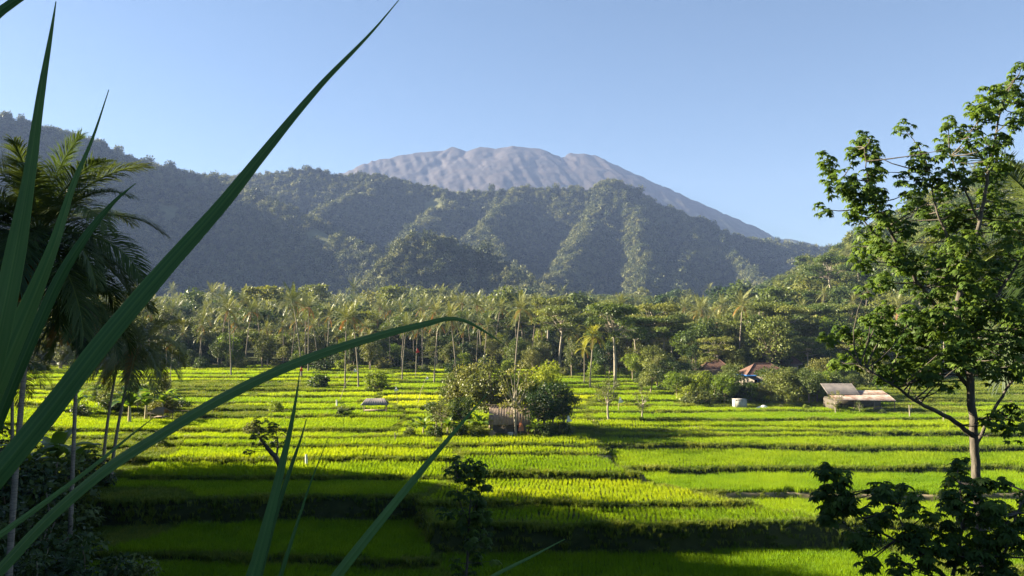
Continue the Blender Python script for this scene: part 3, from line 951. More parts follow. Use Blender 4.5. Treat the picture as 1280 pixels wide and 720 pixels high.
for px, d, py, lab in [(530, 99, 514, 'banana plant at the left end of the hut grove'), (518, 100.5, 519, 'smallest banana plant at the left end of the hut grove'),
                       (560, 97.8, 512, 'banana plant close left of the dark small tree'), (600, 97.4, 508, 'yellowed banana plant at the left corner of the hut'),
                       (668, 97.2, 521, 'banana plant at the right corner of the hut')]:
    put_py(ban[px % 2], px, d, py, lab, 'banana plants round the hut')
for i, (px, d, py, lab) in enumerate([(513, 98, 532, 'low dark bush at the far left of the hut grove'), (545, 97.5, 529, 'low bush before the bananas of the hut grove'),
                                      (575, 97.3, 526, 'dark bush before the small dark tree'), (597, 97, 530, 'dark bush left of the hut door'),
                                      (680, 97.3, 524, 'dark bush right of the hut door'), (700, 98, 520, 'dark bush at the right end of the hut grove'),
                                      (712, 99.5, 530, 'small bush past the right end of the hut grove')]):
    put_py(bsh[1 if i % 3 else 0], px, d, py, lab, 'bushes round the hut')
for i, (pr, px, d, py, lab) in enumerate([(rnd[0], 918, 139, 462, 'leafy tree before the gap between the two left tiled roofs'), (rnd[3], 972, 138, 472, 'leafy tree before the right end of the blue eaved house'), (yel, 942, 136, 482, 'small light tree before the left end of the blue eaved house'),
                                         (rnd[4], 1025, 140, 446, 'taller olive tree left of the corrugated shed'), (rnd[0], 850, 138, 474, 'leafy tree between the lone bare tree and the houses'), (rnd[3], 890, 140, 474, 'leafy tree before the reddish roof'),
                                         (colm, 935, 160, 440, 'slender dark tree behind the two left tiled roofs'), (rnd[1], 1095, 135, 440, 'spreading tree behind the corrugated shed'), (rnd[3], 1060, 140, 452, 'dark tree rising behind the corrugated shed roof')]):
    put_py(pr, px, d, py, lab, GF)
# trees and bushes in front of the houses on the right
for i, (pr, px, d, py, lab) in enumerate([
    (yel, 875, 131, 462, 'light green tree left of the white water tank'), (rnd[3], 910, 150, 452, 'dark tree hiding the left tiled roof'),
    (yel, 934, 134, 478, 'small light tree in front of the blue eaved house', ), (rnd[0], 966, 133, 476, 'small leafy tree hiding the middle of the blue eaved house'),
    (colm, 867, 156, 430, 'slender dark tree left of the tiled roofs'), (rnd[0], 1010, 128, 458, 'bushy tree between the house and the corrugated shed'),
    (rnd[4], 990, 131, 466, 'olive tree in front of the rightmost tiled roof'), (rnd[0], 925, 135, 484, 'low leafy tree above the white water tank'),
    (spa[0], 1042, 118, 488, 'sparse small tree before the left end of the corrugated shed'), (spa[1], 1072, 118.5, 500, 'sparse small tree before the middle of the corrugated shed'),
    (spa[0], 802, 112, 486, 'small bare tree standing alone in the paddies right of the ditch'), (spa[1], 760, 111, 468, 'thin dead looking tree just right of the hut grove'),
    (rnd[3], 820, 160, 428, 'tree with yellowish crown behind the lone bare tree'), (yel, 790, 165, 440, 'light green tree below the tall white trunked tree'),
    (rnd[2], 895, 175, 424, 'dark round tree behind the tiled roofs'), (umb[2], 1040, 290, 318, 'umbrella tree high on the right slope against the sky'),
    (umb[0], 1075, 300, 322, 'second umbrella tree on the right slope against the sky'), (umb[1], 1010, 300, 350, 'umbrella tree lower on the right slope'),
    (rnd[1], 210, 141, 468, 'round grey green tree beside the little field shelter on the left'), (rnd[3], 175, 120, 476, 'leafy tree behind the leaning palm trunks'),
]):
    put_py(pr, px, d, py, lab, GF)
for i, (px, d, py, lab) in enumerate([(955, 129, 492, 'banana plant before the blue house front'), (968, 131, 490, 'tall banana plant before the blue house front'),
                                      (940, 130, 498, 'short banana plant left of the blue house front'), (985, 126, 500, 'banana plant right of the blue house front')]):
    put_py(ban[i % 2], px, d, py, lab, 'banana plants by the houses')
for i, (px, d, py, lab) in enumerate([(890, 126, 500, 'bush left of the white water tank'), (868, 128, 505, 'smaller bush far left of the white water tank'), (1005, 122, 505, 'dark bush left of the corrugated shed'),
                                      (975, 124, 506, 'bush under the banana plants by the house'), (1100, 117, 512, 'bush at the right end of the corrugated shed'),
                                      (400, 150, 462, 'dark bush at the foot of the palms over the bent blade'), (470, 146, 460, 'wide bush right of the leaning palm'), (320, 100, 522, 'wispy bush above the bent trunk'),
                                      (205, 92, 548, 'dark bush on a terrace edge left of the bent blade'), (430, 115, 505, 'small bush on a bund under the bent blade'), (345, 118, 500, 'low bush on a bund left of the upright blade')]):
    put_py(bsh[i % 4], px, d, py, lab, 'bushes on the terraces')
for i in range(30):
    px = 846 + 7.4 * i + rng.uniform(-4, 4)
    if 912 < px < 962 and i % 2: continue
    d = rng.uniform(126.5, 136) if not 912 < px < 962 else rng.uniform(130, 136)
    pr = (bsh + [rnd[0], rnd[3], yel])[int(rng.integers(0, 7))]
    put(pr, px, d, rng.uniform(2.6, 4.2) if pr in bsh else rng.uniform(4.2, 6.2), 'leafy bush in the thicket hiding the tiled houses', 'thicket before the tiled houses', squash=1.15)
for i in range(16):
    px = 800 + 4.5 * i + rng.uniform(-5, 5); d = rng.uniform(140, 168)
    put((bsh + rnd)[int(rng.integers(0, 9))], px, d, rng.uniform(3, 7), 'tree in the loose clump left of the tiled houses', 'trees left of the tiled houses')
for i in range(14):
    px = 100 + 9.5 * i + rng.uniform(-6, 6); d = rng.uniform(112, 135)
    if i % 3: put(bsh[i % 4], px, d, rng.uniform(1.8, 3.6), 'bush in the scrub behind the leaning palm trunks', 'scrub behind the leaning palms')
    else: put(ban[i % 2], px, d, rng.uniform(3.2, 4.4), 'banana plant in the scrub behind the leaning palm trunks', 'bananas behind the leaning palms')
# left scrub: bushes and bananas under the palms
for i, (px, d, py, lab) in enumerate([(20, 62, 560, 'big dark bush at the left edge under the palms'), (70, 66, 556, 'dark bush left of the leaning palm trunks'), (110, 72, 556, 'bush at the foot of the leaning palm trunks'),
                                      (45, 55, 600, 'nearest dark bush at the left edge below the palms'), (160, 84, 556, 'small bush right of the leaning palm trunks'), (-10, 70, 530, 'tall bush cut by the left edge under the palms'),
                                      (110, 46, 668, 'feathery dark bush low in the shaded corner'), (40, 44, 690, 'lowest bush in the shaded left corner'), (165, 48, 690, 'small weed bush in the shaded lower field'),
                                      (10, 47, 650, 'bush above the lowest one in the shaded left corner')]):
    put_py(bsh[[1, 0, 1, 1, 3, 1, 1, 1, 0, 1][i]], px, d, py, lab, 'bushes under the left palms')
for i, (px, d, py, lab) in enumerate([(95, 70, 535, 'banana plant with yellow leaf by the leaning palm trunks'), (40, 68, 530, 'banana plant at the left under the palms'), (75, 75, 520, 'tall banana plant behind the left bushes'),
                                      (165, 108, 470, 'banana plant behind the leaning palm trunks'), (185, 112, 472, 'banana plant left of the round grey tree'), (205, 116, 476, 'banana plant beside the little shelter')]):
    put_py(ban[i % 2], px, d, py, lab, 'banana plants on the left')

# --- forest: the nearest trees one by one, the rest as one mass
def forest_points(n, y0, y1, seed, pw=1.0):
    r_ = np.random.default_rng(seed)
    y = y0 + (y1 - y0) * r_.uniform(0, 1, n) ** pw
    x = r_.uniform(-0.74, 0.74, n) * y
    return np.column_stack([x, y])


def thin(p, dmin):
    """keep points at least dmin apart"""
    keep = []; grid = {}
    for i, (x, y) in enumerate(p):
        k_ = (int(x // dmin), int(y // dmin)); ok = True
        for a in (-1, 0, 1):
            for b in (-1, 0, 1):
                for j in grid.get((k_[0] + a, k_[1] + b), ()):
                    if (p[j, 0] - x) ** 2 + (p[j, 1] - y) ** 2 < dmin * dmin: ok = False
        if ok:
            keep.append(i); grid.setdefault(k_, []).append(i)
    return p[keep]


pf = thin(forest_points(26000, 150, 800, 4, 1.25), 5.6)
front = np.interp(pf[:, 0] / pf[:, 1], [-0.7, -0.35, -0.2, 0.0, 0.1, 0.2, 0.3, 0.5, 0.7], [182, 196, 186, 182, 178, 168, 156, 168, 182]) + 8 * fbm(pf[:, 0] / 12, pf[:, 1] / 12, 8)
pf = pf[pf[:, 1] > front]
pf = pf[hill_z(pf[:, 0], pf[:, 1]) < gz(pf[:, 0], pf[:, 1]) + 6]
pf = pf[np.argsort(pf[:, 1])]
isp = np.random.default_rng(9).uniform(0, 1, len(pf)) < np.clip(0.66 - 0.5 * sstep((pf[:, 0] / pf[:, 1] + 0.12) / 0.25) + 0.8 * fbm(pf[:, 0] / 40, pf[:, 1] / 40, 14), 0.08, 0.92)
near_p = [i for i in range(len(pf)) if isp[i]][:240]
near_t = [i for i in range(len(pf)) if not isp[i]][:150]
for i in near_p:
    put(palms[i % 4], 0, pf[i, 1], 7 + 8.5 * rng.uniform(0, 1) ** 1.5, 'coconut palm in the crowd of palms at the foot of the hills', 'coconut palms of the valley grove', x=pf[i, 0])
tp = umb * 1 + rnd * 2 + [yel, colm]
und = rnd + [yel]
for i in near_t:
    pr = tp[int(rng.integers(0, len(tp)))]
    put(pr, 0, pf[i, 1], 6 + 9 * rng.uniform(0, 1) ** 1.4 + (3.0 if pr in umb else 0), 'leafy tree in the mixed forest behind the paddies', 'trees of the mixed valley forest', x=pf[i, 0])
for q in range(70):
    i = near_t[q]; x_, y_ = pf[i, 0] + rng.uniform(-3, 3), pf[i, 1] + rng.uniform(-5, 1)
    put(und[q % 6], 0, y_, rng.uniform(4.5, 8), 'low leafy tree at the front of the mixed forest', 'trees of the mixed valley forest', x=x_)
for q in range(95):
    i = near_p[q * 2]; x_, y_ = pf[i, 0] + rng.uniform(-3, 3), pf[i, 1] + rng.uniform(-4, 2)
    put(und[q % 6], 0, y_, rng.uniform(4.5, 8.5), 'low leafy tree under the palms of the valley grove', 'low trees under the palms', x=x_)
# undergrowth along the edge of the forest
pe = thin(forest_points(3000, 140, 235, 44), 5.5)
fe = np.interp(pe[:, 0] / pe[:, 1], [-0.7, -0.35, -0.2, 0.0, 0.1, 0.2, 0.3, 0.5, 0.7], [176, 190, 180, 176, 172, 160, 150, 160, 176]) + 8 * fbm(pe[:, 0] / 12, pe[:, 1] / 12, 8)
pe = pe[(pe[:, 1] > fe) & (pe[:, 1] < fe + 26)][:190]
for i, q in enumerate(pe):
    put(bsh[i % 4], 0, q[1], rng.uniform(2, 4.6), 'bush at the foot of the forest edge', 'bushes along the forest edge', x=q[0])


def join_proto(pr, name):
    """a light copy (trunk and crown in one) for the masses"""
    root, H0 = pr
    return [c for c in root.children]


mass_i = np.setdiff1d(np.arange(len(pf)), np.array(near_p + near_t))
# masses use their own small prototypes
far_p = []
for i in range(3):
    r_ = np.random.default_rng(400 + i); g = palm_crown(r_, nf=18, nl=11, lw=0.2, ll=0.9, segs=2, steps=6)
    V = [v + np.array([0, 0, 13.0]) for v in g.V]; g.V = V
    tube(g, [[0, 0, -1], [0.1, 0, 6], [0, 0, 13]], [0.2, 0.16, 0.12], 5, 1.0)
    far_p.append(g.obj('a_palm_%d' % i, M['palm'], link=False))
far_t = []
for i, (kd, mt) in enumerate([('round', 'tree'), ('umbrella', 'tree'), ('round', 'tree_olive'), ('round', 'tree_dark')]):
    tr, cr = broadleaf(kd, 13, 410 + i, nclump=24, nleaf=50, lsize=0.8)
    far_t.append(cr.obj('b_tree_%d' % i, M[mt], link=False))
cf = proto_collection('far_palm_protos', far_p); ct = proto_collection('far_tree_protos', far_t)
mp_ = pf[mass_i]; mi = isp[mass_i]
for nm, sel, coll, npk, s0, s1, lab, cat in (('palm_grove', mi, cf, 3, 0.45, 1.0, 'pale mass of palm crowns filling the valley floor before the hills', 'palm grove'),
                                             ('forest', ~mi, ct, 4, 0.5, 1.15, 'mass of mixed forest between the paddies and the hills', 'forest')):
    q = mp_[sel]
    s = rng.uniform(s0, s1, len(q)); s = np.where(rng.uniform(0, 1, len(q)) < 0.05, s * 1.5, s)
    scatter(nm, np.column_stack([q, gz(q[:, 0], q[:, 1])]), s, np.column_stack([rng.normal(0, 0.03, (len(q), 2)), rng.uniform(0, 6.28, len(q))]), rng.integers(0, npk, len(q)), rng.uniform(0, 1, len(q)), coll, lab, cat)
pu = thin(forest_points(14000, 165, 620, 88, 1.2), 4.6)
fu = np.interp(pu[:, 0] / pu[:, 1], [-0.7, -0.35, -0.2, 0.0, 0.1, 0.2, 0.3, 0.5, 0.7], [190, 204, 194, 190, 186, 176, 166, 176, 190])
pu = pu[pu[:, 1] > fu + 6]
scatter('forest_understory', np.column_stack([pu, gz(pu[:, 0], pu[:, 1])]), rng.uniform(0.3, 0.66, len(pu)), np.column_stack([np.zeros((len(pu), 2)), rng.uniform(0, 6.28, len(pu))]),
        rng.integers(0, 4, len(pu)), rng.uniform(0, 1, len(pu)), ct, 'low leafy growth filling the forest under the palms', 'undergrowth')
print('FOREST', len(pf), 'mass', len(mp_))

# --- forest on the hills
hill_t = []
for i in range(4):
    r_ = np.random.default_rng(500 + i); g = Geo()
    C = unit(9, r_) * np.array([2.6, 2.6, 1.8]) + np.array([0, 0, 5.0 + i])
    crown_clumps(g, C, 1.9, 26, 1.7, r_, 0.7)
    tube(g, [[0, 0, -2], [0.2, 0, 3], [0, 0, 5 + i]], [0.3, 0.25, 0.15], 4, 0.9)
    hill_t.append(g.obj('c_hill_tree_%d' % i, M['hill_tree'], link=False))
ch = proto_collection('hill_tree_protos', hill_t)
r_ = np.random.default_rng(15)
N = 210000
yh = np.sqrt(r_.uniform(620 ** 2, 1640 ** 2, N)); xh = r_.uniform(-0.74, 0.74, N) * yh
zh = hill_z(xh, yh); k = zh > gz(xh, yh) + 2
xh, yh, zh = xh[k], yh[k], zh[k]
az = np.arctan2(xh, yh); el = (zh + 14 - EYE[2]) / np.hypot(xh, yh)
binv = ((az + 1) * 700).astype(int); o_ = np.lexsort((yh, binv))
vis = np.zeros(len(xh), bool); cur = -1; mx = -9
for i in o_:
    if binv[i] != cur: cur = binv[i]; mx = -9
    if el[i] > mx - 0.012: vis[i] = True
    mx = max(mx, el[i] - 14 / yh[i])
vis &= fbm(xh / 45, yh / 45, 91) > -0.20
xh, yh, zh = xh[vis], yh[vis], zh[vis]
if len(xh) > 110000: xh, yh, zh = xh[:110000], yh[:110000], zh[:110000]
sh = (0.34 + 0.8 * r_.uniform(0, 1, len(xh)) ** 1.8) * (1 + 0.6 * fbm(xh / 60, yh / 60, 33))
sh = np.where(r_.uniform(0, 1, len(xh)) < 0.06, sh * 1.5, sh)
sh3 = np.stack([sh, sh, sh * r_.uniform(0.8, 1.5, len(xh))], 1)
scatter('hill_forest', np.column_stack([xh, yh, zh - 1]), sh3, np.column_stack([np.zeros((len(xh), 2)), r_.uniform(0, 6.28, len(xh))]), r_.integers(0, 4, len(xh)), r_.uniform(0, 1, len(xh)), ch,
        'dense rainforest covering the dark foothills below the volcano', 'forest')
print('HILL TREES', len(xh))

# --- tall trees on the hillside to the left of the picture (they throw the foreground shade)
big = [tree_proto('shade_tree', 'round', 21, 600 + i, 'tree_dark', '', group='tall trees on the left hillside', nclump=60, nleaf=170, lsize=0.75) for i in range(2)]
r_ = np.random.default_rng(61)
for i, (x, y, hh) in enumerate([(-52, 2, 36), (-55, 13, 38), (-56, 24, 38), (-58, 35, 34), (-61, 45, 31), (-64, 53, 31), (-67, 60, 31), (-70, 66, 31), (-74, 74, 31), (-76, 30, 28), (-78, 44, 29), (-82, 55, 30),
                                (-85, 65, 31), (-72, 83, 23), (-87, 76, 31)]):
    put(big[i % 2], 0, y, hh, 'tall dense tree on the shaded hillside left of the palms', 'tall trees on the left hillside', x=x, squash=1.25)

# ------------------------------------------------------------------ near palms with separate fronds
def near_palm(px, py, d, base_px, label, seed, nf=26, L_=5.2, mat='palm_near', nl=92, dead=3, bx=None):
    r_ = np.random.default_rng(seed)
    top = P(px, py, d)
    bxx, byy, bz = on_ground(base_px, d) if bx is None else (bx[0], bx[1], gz1(*bx))
    root = empty('coconut_palm', (bxx, byy, bz)); tag(root, label, 'palm tree', 'coconut palms close by')
    H = top[2] - bz
    tg, tp_ = palm_trunk(H, np.array([top[0] - bxx, top[1] - byy]), r_, 0.16)
    tg.obj('trunk', M['palm_bark'], root, True)
    for i in range(nf):
        q = (i + 0.5) / nf; g = Geo()
        el = np.interp(q, [0, 0.15, 0.5, 1], [1.35, 0.85, 0.25, -0.85]) + r_.normal(0, 0.1)
        frond(g, g, L_ * np.interp(q, [0, 0.2, 0.4], [0.72, 0.9, 1.0]) * r_.uniform(0.85, 1.08), i * 2.39996 + r_.normal(0, 0.12), el, r_, nl, 0.05, 1.2, curl=np.interp(q, [0, 0.5, 1], [0.8, 1.7, 1.0]),
              tone=np.clip(np.interp(q, [0, 0.3, 1], [0.85, 0.45, 0.25]) + r_.normal(0, 0.1), 0, 1), segs=3, roll=r_.normal(0, 0.25), steps=16)
        o = g.obj('frond', M[mat], root); o.location = tp_
    for i in range(dead):
        g = Geo(); frond(g, g, L_ * 0.75, r_.uniform(0, 6.28), -0.75, r_, 46, 0.055, 0.7, 0.9, 0.5, segs=3, steps=14)
        o = g.obj('dead_frond', M['palm_dead'], root); o.location = tp_
        o['label'] = 'brown dead frond hanging down'
    for g in coconuts(r_, 7):
        o = g.obj('coconut', M['bark_pale'], root, True); o.location = tp_
    return root


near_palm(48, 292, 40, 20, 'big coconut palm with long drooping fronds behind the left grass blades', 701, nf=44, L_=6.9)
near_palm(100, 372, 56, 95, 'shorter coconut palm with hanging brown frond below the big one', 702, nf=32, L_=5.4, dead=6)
near_palm(172, 428, 74, 143, 'coconut palm with curved leaning trunk and lit crown', 703, nf=28, L_=5.8, mat='palm', nl=56)
near_palm(150, 440, 80, 133, 'second leaning coconut palm close behind the lit crowned one', 704, nf=26, L_=5.2, mat='palm', nl=50)
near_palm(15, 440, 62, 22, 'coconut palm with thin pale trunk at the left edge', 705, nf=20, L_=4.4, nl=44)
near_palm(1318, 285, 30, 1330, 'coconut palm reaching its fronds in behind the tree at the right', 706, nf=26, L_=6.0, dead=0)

# ------------------------------------------------------------------ foreground trees with palmate leaves
def palmate(geo, c, r_, n, rad, size, flat=0.8, tone=0.5):
    """n drooping palmate leaves (7 leaflets each) spread through a clump"""
    u = unit(n, r_); p_ = c + u * (r_.uniform(0.2, 1, n)[:, None] ** 0.5) * rad * np.array([1, 1, flat])
    ax = norm(np.array([0, 0, 1.0]) + u * 0.55 + r_.normal(0, 0.2, (n, 3)))
    ref = norm(np.cross(ax, np.array([0.3, 0.9, 0.1]))); ref2 = np.cross(ax, ref)
    t0 = np.clip(tone + r_.normal(0, 0.2, n), 0, 1)
    for j in range(7):
        a = j / 7 * 2 * math.pi * 0.92 + r_.normal(0, 0.12, n)
        d_ = norm(ref * np.cos(a)[:, None] + ref2 * np.sin(a)[:, None] - np.array([0, 0, 1.0]) * r_.uniform(0.25, 0.9, n)[:, None])
        ln = size * r_.uniform(0.75, 1.2, n)
        leaves(geo, p_, d_, ax, ln, ln * 0.42, t0, 0.1)


def traced_tree(name, label, cat, paths, clumps, d, seed, size, nper, rad, mat='fg_tree', bark='bark_dark', depth=1.5, group=None, twig=0.022):
    """limbs given as photo points at a real depth; every clump hangs on a twig from the nearest limb"""
    r_ = np.random.default_rng(seed)
    tr, cr = Geo(), Geo()
    nodes = []
    W_ = []
    for pts in paths:
        w_ = np.array([P(a, b, d + dd) for a, b, dd, _ in pts]); rr = np.array([q[3] for q in pts])
        m = len(w_); t = np.linspace(0, m - 1, (m - 1) * 5 + 1)
        c = np.stack([np.interp(t, range(m), w_[:, j]) for j in range(3)], 1)
        c[1:-1] = (c[:-2] + 2 * c[1:-1] + c[2:]) / 4
        c += r_.normal(0, 0.012, c.shape)
        tube(tr, c, np.interp(t, range(m), rr), 8)
        nodes.append(c)
    nodes = np.concatenate(nodes)
    for px, py, k_ in clumps:
        c0 = P(px, py, d + r_.uniform(-depth, depth))
        for q in range(3):
            c = c0 + r_.normal(0, rad * 0.55 * k_, 3) * np.array([1, 1, 0.8])
            dd = np.linalg.norm(nodes - c, axis=1) + np.maximum(0, nodes[:, 2] - c[2]) * 1.0
            a = nodes[np.argmin(dd)]
            pts = limb(tr, a, c, twig, 0.006, r_, 4, 0.15)
            palmate(cr, c, r_, max(3, int(nper * k_)), rad * k_ * 0.62, size, 0.8, np.clip(0.45 + r_.normal(0, 0.18), 0, 1))
    root = empty(name, (0, 0, 0)); tag(root, label, cat, group)
    tr.obj('trunk', M[bark], root, True); cr.obj('crown', M[mat], root)
    return root


D1 = 22
paths = [
    [(1236, 800, 0, 0.145), (1230, 700, 0, 0.135), (1222, 620, 0, 0.12), (1217, 550, 0, 0.11), (1213, 480, 0, 0.10), (1208, 430, 0, 0.10), (1196, 390, 0.2, 0.085), (1205, 340, 0.3, 0.07), (1222, 290, 0.3, 0.055), (1232, 240, 0.2, 0.045), (1240, 190, 0.2, 0.035), (1252, 130, 0, 0.02), (1268, 100, 0, 0.01)],
    [(1217, 548, 0, 0.07), (1188, 522, -0.3, 0.06), (1150, 505, -0.6, 0.045), (1115, 480, -0.8, 0.03), (1075, 455, -1, 0.015)],
    [(1213, 490, 0, 0.06), (1190, 455, 0.4, 0.05), (1150, 430, 0.8, 0.035), (1100, 420, 1, 0.02), (1060, 418, 1, 0.01)],
    [(1200, 405, 0.2, 0.075), (1172, 385, 0, 0.06), (1140, 345, -0.2, 0.05), (1122, 305, -0.3, 0.04), (1100, 270, -0.4, 0.03), (1085, 225, -0.4, 0.018), (1080, 185, -0.4, 0.01)],
    [(1130, 325, -0.2, 0.035), (1100, 300, 0.2, 0.025), (1075, 270, 0.3, 0.018), (1045, 225, 0.3, 0.01)],
    [(1205, 345, 0.3, 0.05), (1188, 310, 0.5, 0.04), (1172, 265, 0.6, 0.03), (1160, 215, 0.6, 0.015)],
    [(1225, 280, 0.3, 0.035), (1205, 235, 0, 0.025), (1188, 195, 0, 0.012)],
    [(1219, 560, 0, 0.05), (1238, 520, 0.4, 0.045), (1262, 480, 0.6, 0.035), (1290, 450, 0.8, 0.02)],
    [(1210, 450, 0, 0.06), (1228, 400, -0.4, 0.05), (1252, 360, -0.6, 0.04), (1280, 320, -0.8, 0.025), (1300, 270, -0.8, 0.015)],
    [(1240, 190, 0.2, 0.02), (1222, 160, 0.3, 0.014), (1218, 132, 0.3, 0.008)],
]
cl = [(1042, 215), (1082, 177), (1107, 187), (1092, 205), (1067, 232), (1080, 252), (1107, 240), (1112, 262), (1092, 272), (1120, 210), (1050, 235), (1062, 250),
      (1160, 197), (1155, 230), (1172, 240), (1145, 255), (1155, 290), (1132, 275), (1185, 192), (1196, 215), (1215, 160), (1226, 127), (1265, 102), (1250, 120),
      (1247, 167), (1215, 182), (1220, 205), (1250, 210), (1235, 237), (1260, 245), (1200, 260), (1210, 275), (1178, 270), (1090, 312), (1080, 335), (1075, 300),
      (1115, 318), (1135, 335), (1190, 300), (1215, 312), (1245, 295), (1270, 310), (1200, 340), (1225, 355), (1260, 340), (1272, 370), (1150, 402), (1125, 405),
      (1170, 350), (1160, 375), (1185, 372), (1242, 378), (1210, 385), (1180, 395), (1100, 345), (1275, 125), (1278, 165), (1270, 275),
      (1060, 420), (1088, 430), (1118, 440), (1148, 430), (1180, 430), (1210, 415), (1240, 425), (1270, 430), (1100, 456), (1140, 468), (1168, 478), (1230, 455),
      (1258, 465), (1078, 440), (1050, 432), (1195, 455), (1125, 470), (1275, 455), (1085, 405), (1105, 395), (1140, 450), (1200, 435), (1255, 400), (1225, 400), (1275, 400), (1262, 535), (1280, 525), (1165, 415), (1130, 420), (1150, 385), (1175, 400), (1205, 375), (1190, 350), (1220, 330), (1240, 350), (1255, 380), (1170, 440), (1190, 425), (1215, 440), (1245, 445), (1110, 425), (1085, 450), (1155, 455), (1265, 415), (1235, 405), (1160, 330), (1180, 330)]
traced_tree('palmate_tree', 'tall leafy tree with forked trunk at the right edge, crown against the sky', 'tree', paths,
            [(a, b, 1.0) for a, b in cl], D1, 801, 0.165, 15, 0.52)
traced_tree('palmate_tree', 'young tree with one thin stem standing in the shaded lower field', 'tree',
            [[(578, 790, 0, 0.07), (583, 715, 0, 0.06), (586, 660, 0, 0.05), (588, 620, 0, 0.035), (592, 580, 0, 0.015)], [(586, 650, 0, 0.025), (604, 612, 0.2, 0.018), (610, 585, 0.2, 0.01)],
             [(586, 655, 0, 0.025), (572, 620, -0.2, 0.018), (570, 582, -0.2, 0.01)]],
            [(a, b, 0.9) for a, b in [(572, 580), (570, 596), (606, 585), (590, 600), (575, 615), (610, 605), (586, 628), (602, 628), (572, 640), (592, 650), (608, 648), (580, 660), (598, 668), (590, 690), (604, 700), (582, 702), (590, 585)]],
            36, 802, 0.26, 8, 0.62, depth=0.7)
traced_tree('shrub', 'dark leafy shrub in the shade below the tall right hand tree', 'shrub',
            [[(1215, 800, 0, 0.06), (1190, 730, 0, 0.05), (1150, 690, 0, 0.035), (1100, 665, 0.3, 0.02), (1050, 625, 0.4, 0.01)], [(1190, 720, 0, 0.04), (1205, 660, 0.2, 0.03), (1200, 605, 0.3, 0.012)],
             [(1215, 790, 0, 0.05), (1250, 710, -0.2, 0.035), (1272, 640, -0.3, 0.02), (1290, 600, -0.3, 0.01)], [(1150, 692, 0, 0.02), (1125, 650, 0.5, 0.015), (1105, 615, 0.5, 0.008)]],
            [(a, b, 0.9) for a, b in [(1040, 608), (1055, 618), (1075, 612), (1090, 608), (1112, 615), (1120, 632), (1060, 640), (1048, 588), (1098, 640), (1118, 655), (1085, 665), (1130, 668), (1155, 680), (1090, 690),
                                      (1200, 592), (1188, 612), (1208, 625), (1228, 605), (1195, 650), (1225, 645), (1250, 625), (1272, 612), (1262, 650), (1240, 672), (1212, 680), (1180, 695), (1150, 705), (1205, 705),
                                      (1245, 700), (1275, 690), (1278, 640), (1230, 715), (1265, 718), (1120, 712), (1165, 660), (1040, 625), (1210, 660), (1255, 660), (1220, 690), (1190, 675), (1275, 665), (1240, 645)]],
            16, 803, 0.14, 15, 0.38, depth=0.8)

# bent small tree on a terrace, left of the upright blades
traced_tree('bent_tree', 'small crooked tree with dark leaning trunk on a lit terrace', 'tree',
            [[(356, 606, 0, 0.22), (353, 588, 0, 0.24), (345, 572, 0, 0.26), (334, 560, 0, 0.2), (325, 548, 0, 0.1)], [(345, 572, 0, 0.12), (348, 555, 0, 0.07), (345, 540, 0, 0.03)]],
            [(a, b, 1.0) for a, b in [(325, 540), (315, 548), (335, 532), (345, 538), (330, 552), (350, 548), (322, 530), (338, 545), (312, 560), (352, 600), (358, 592)]],
            80, 804, 0.28, 7, 0.7, depth=0.6, mat='tree', twig=0.03)

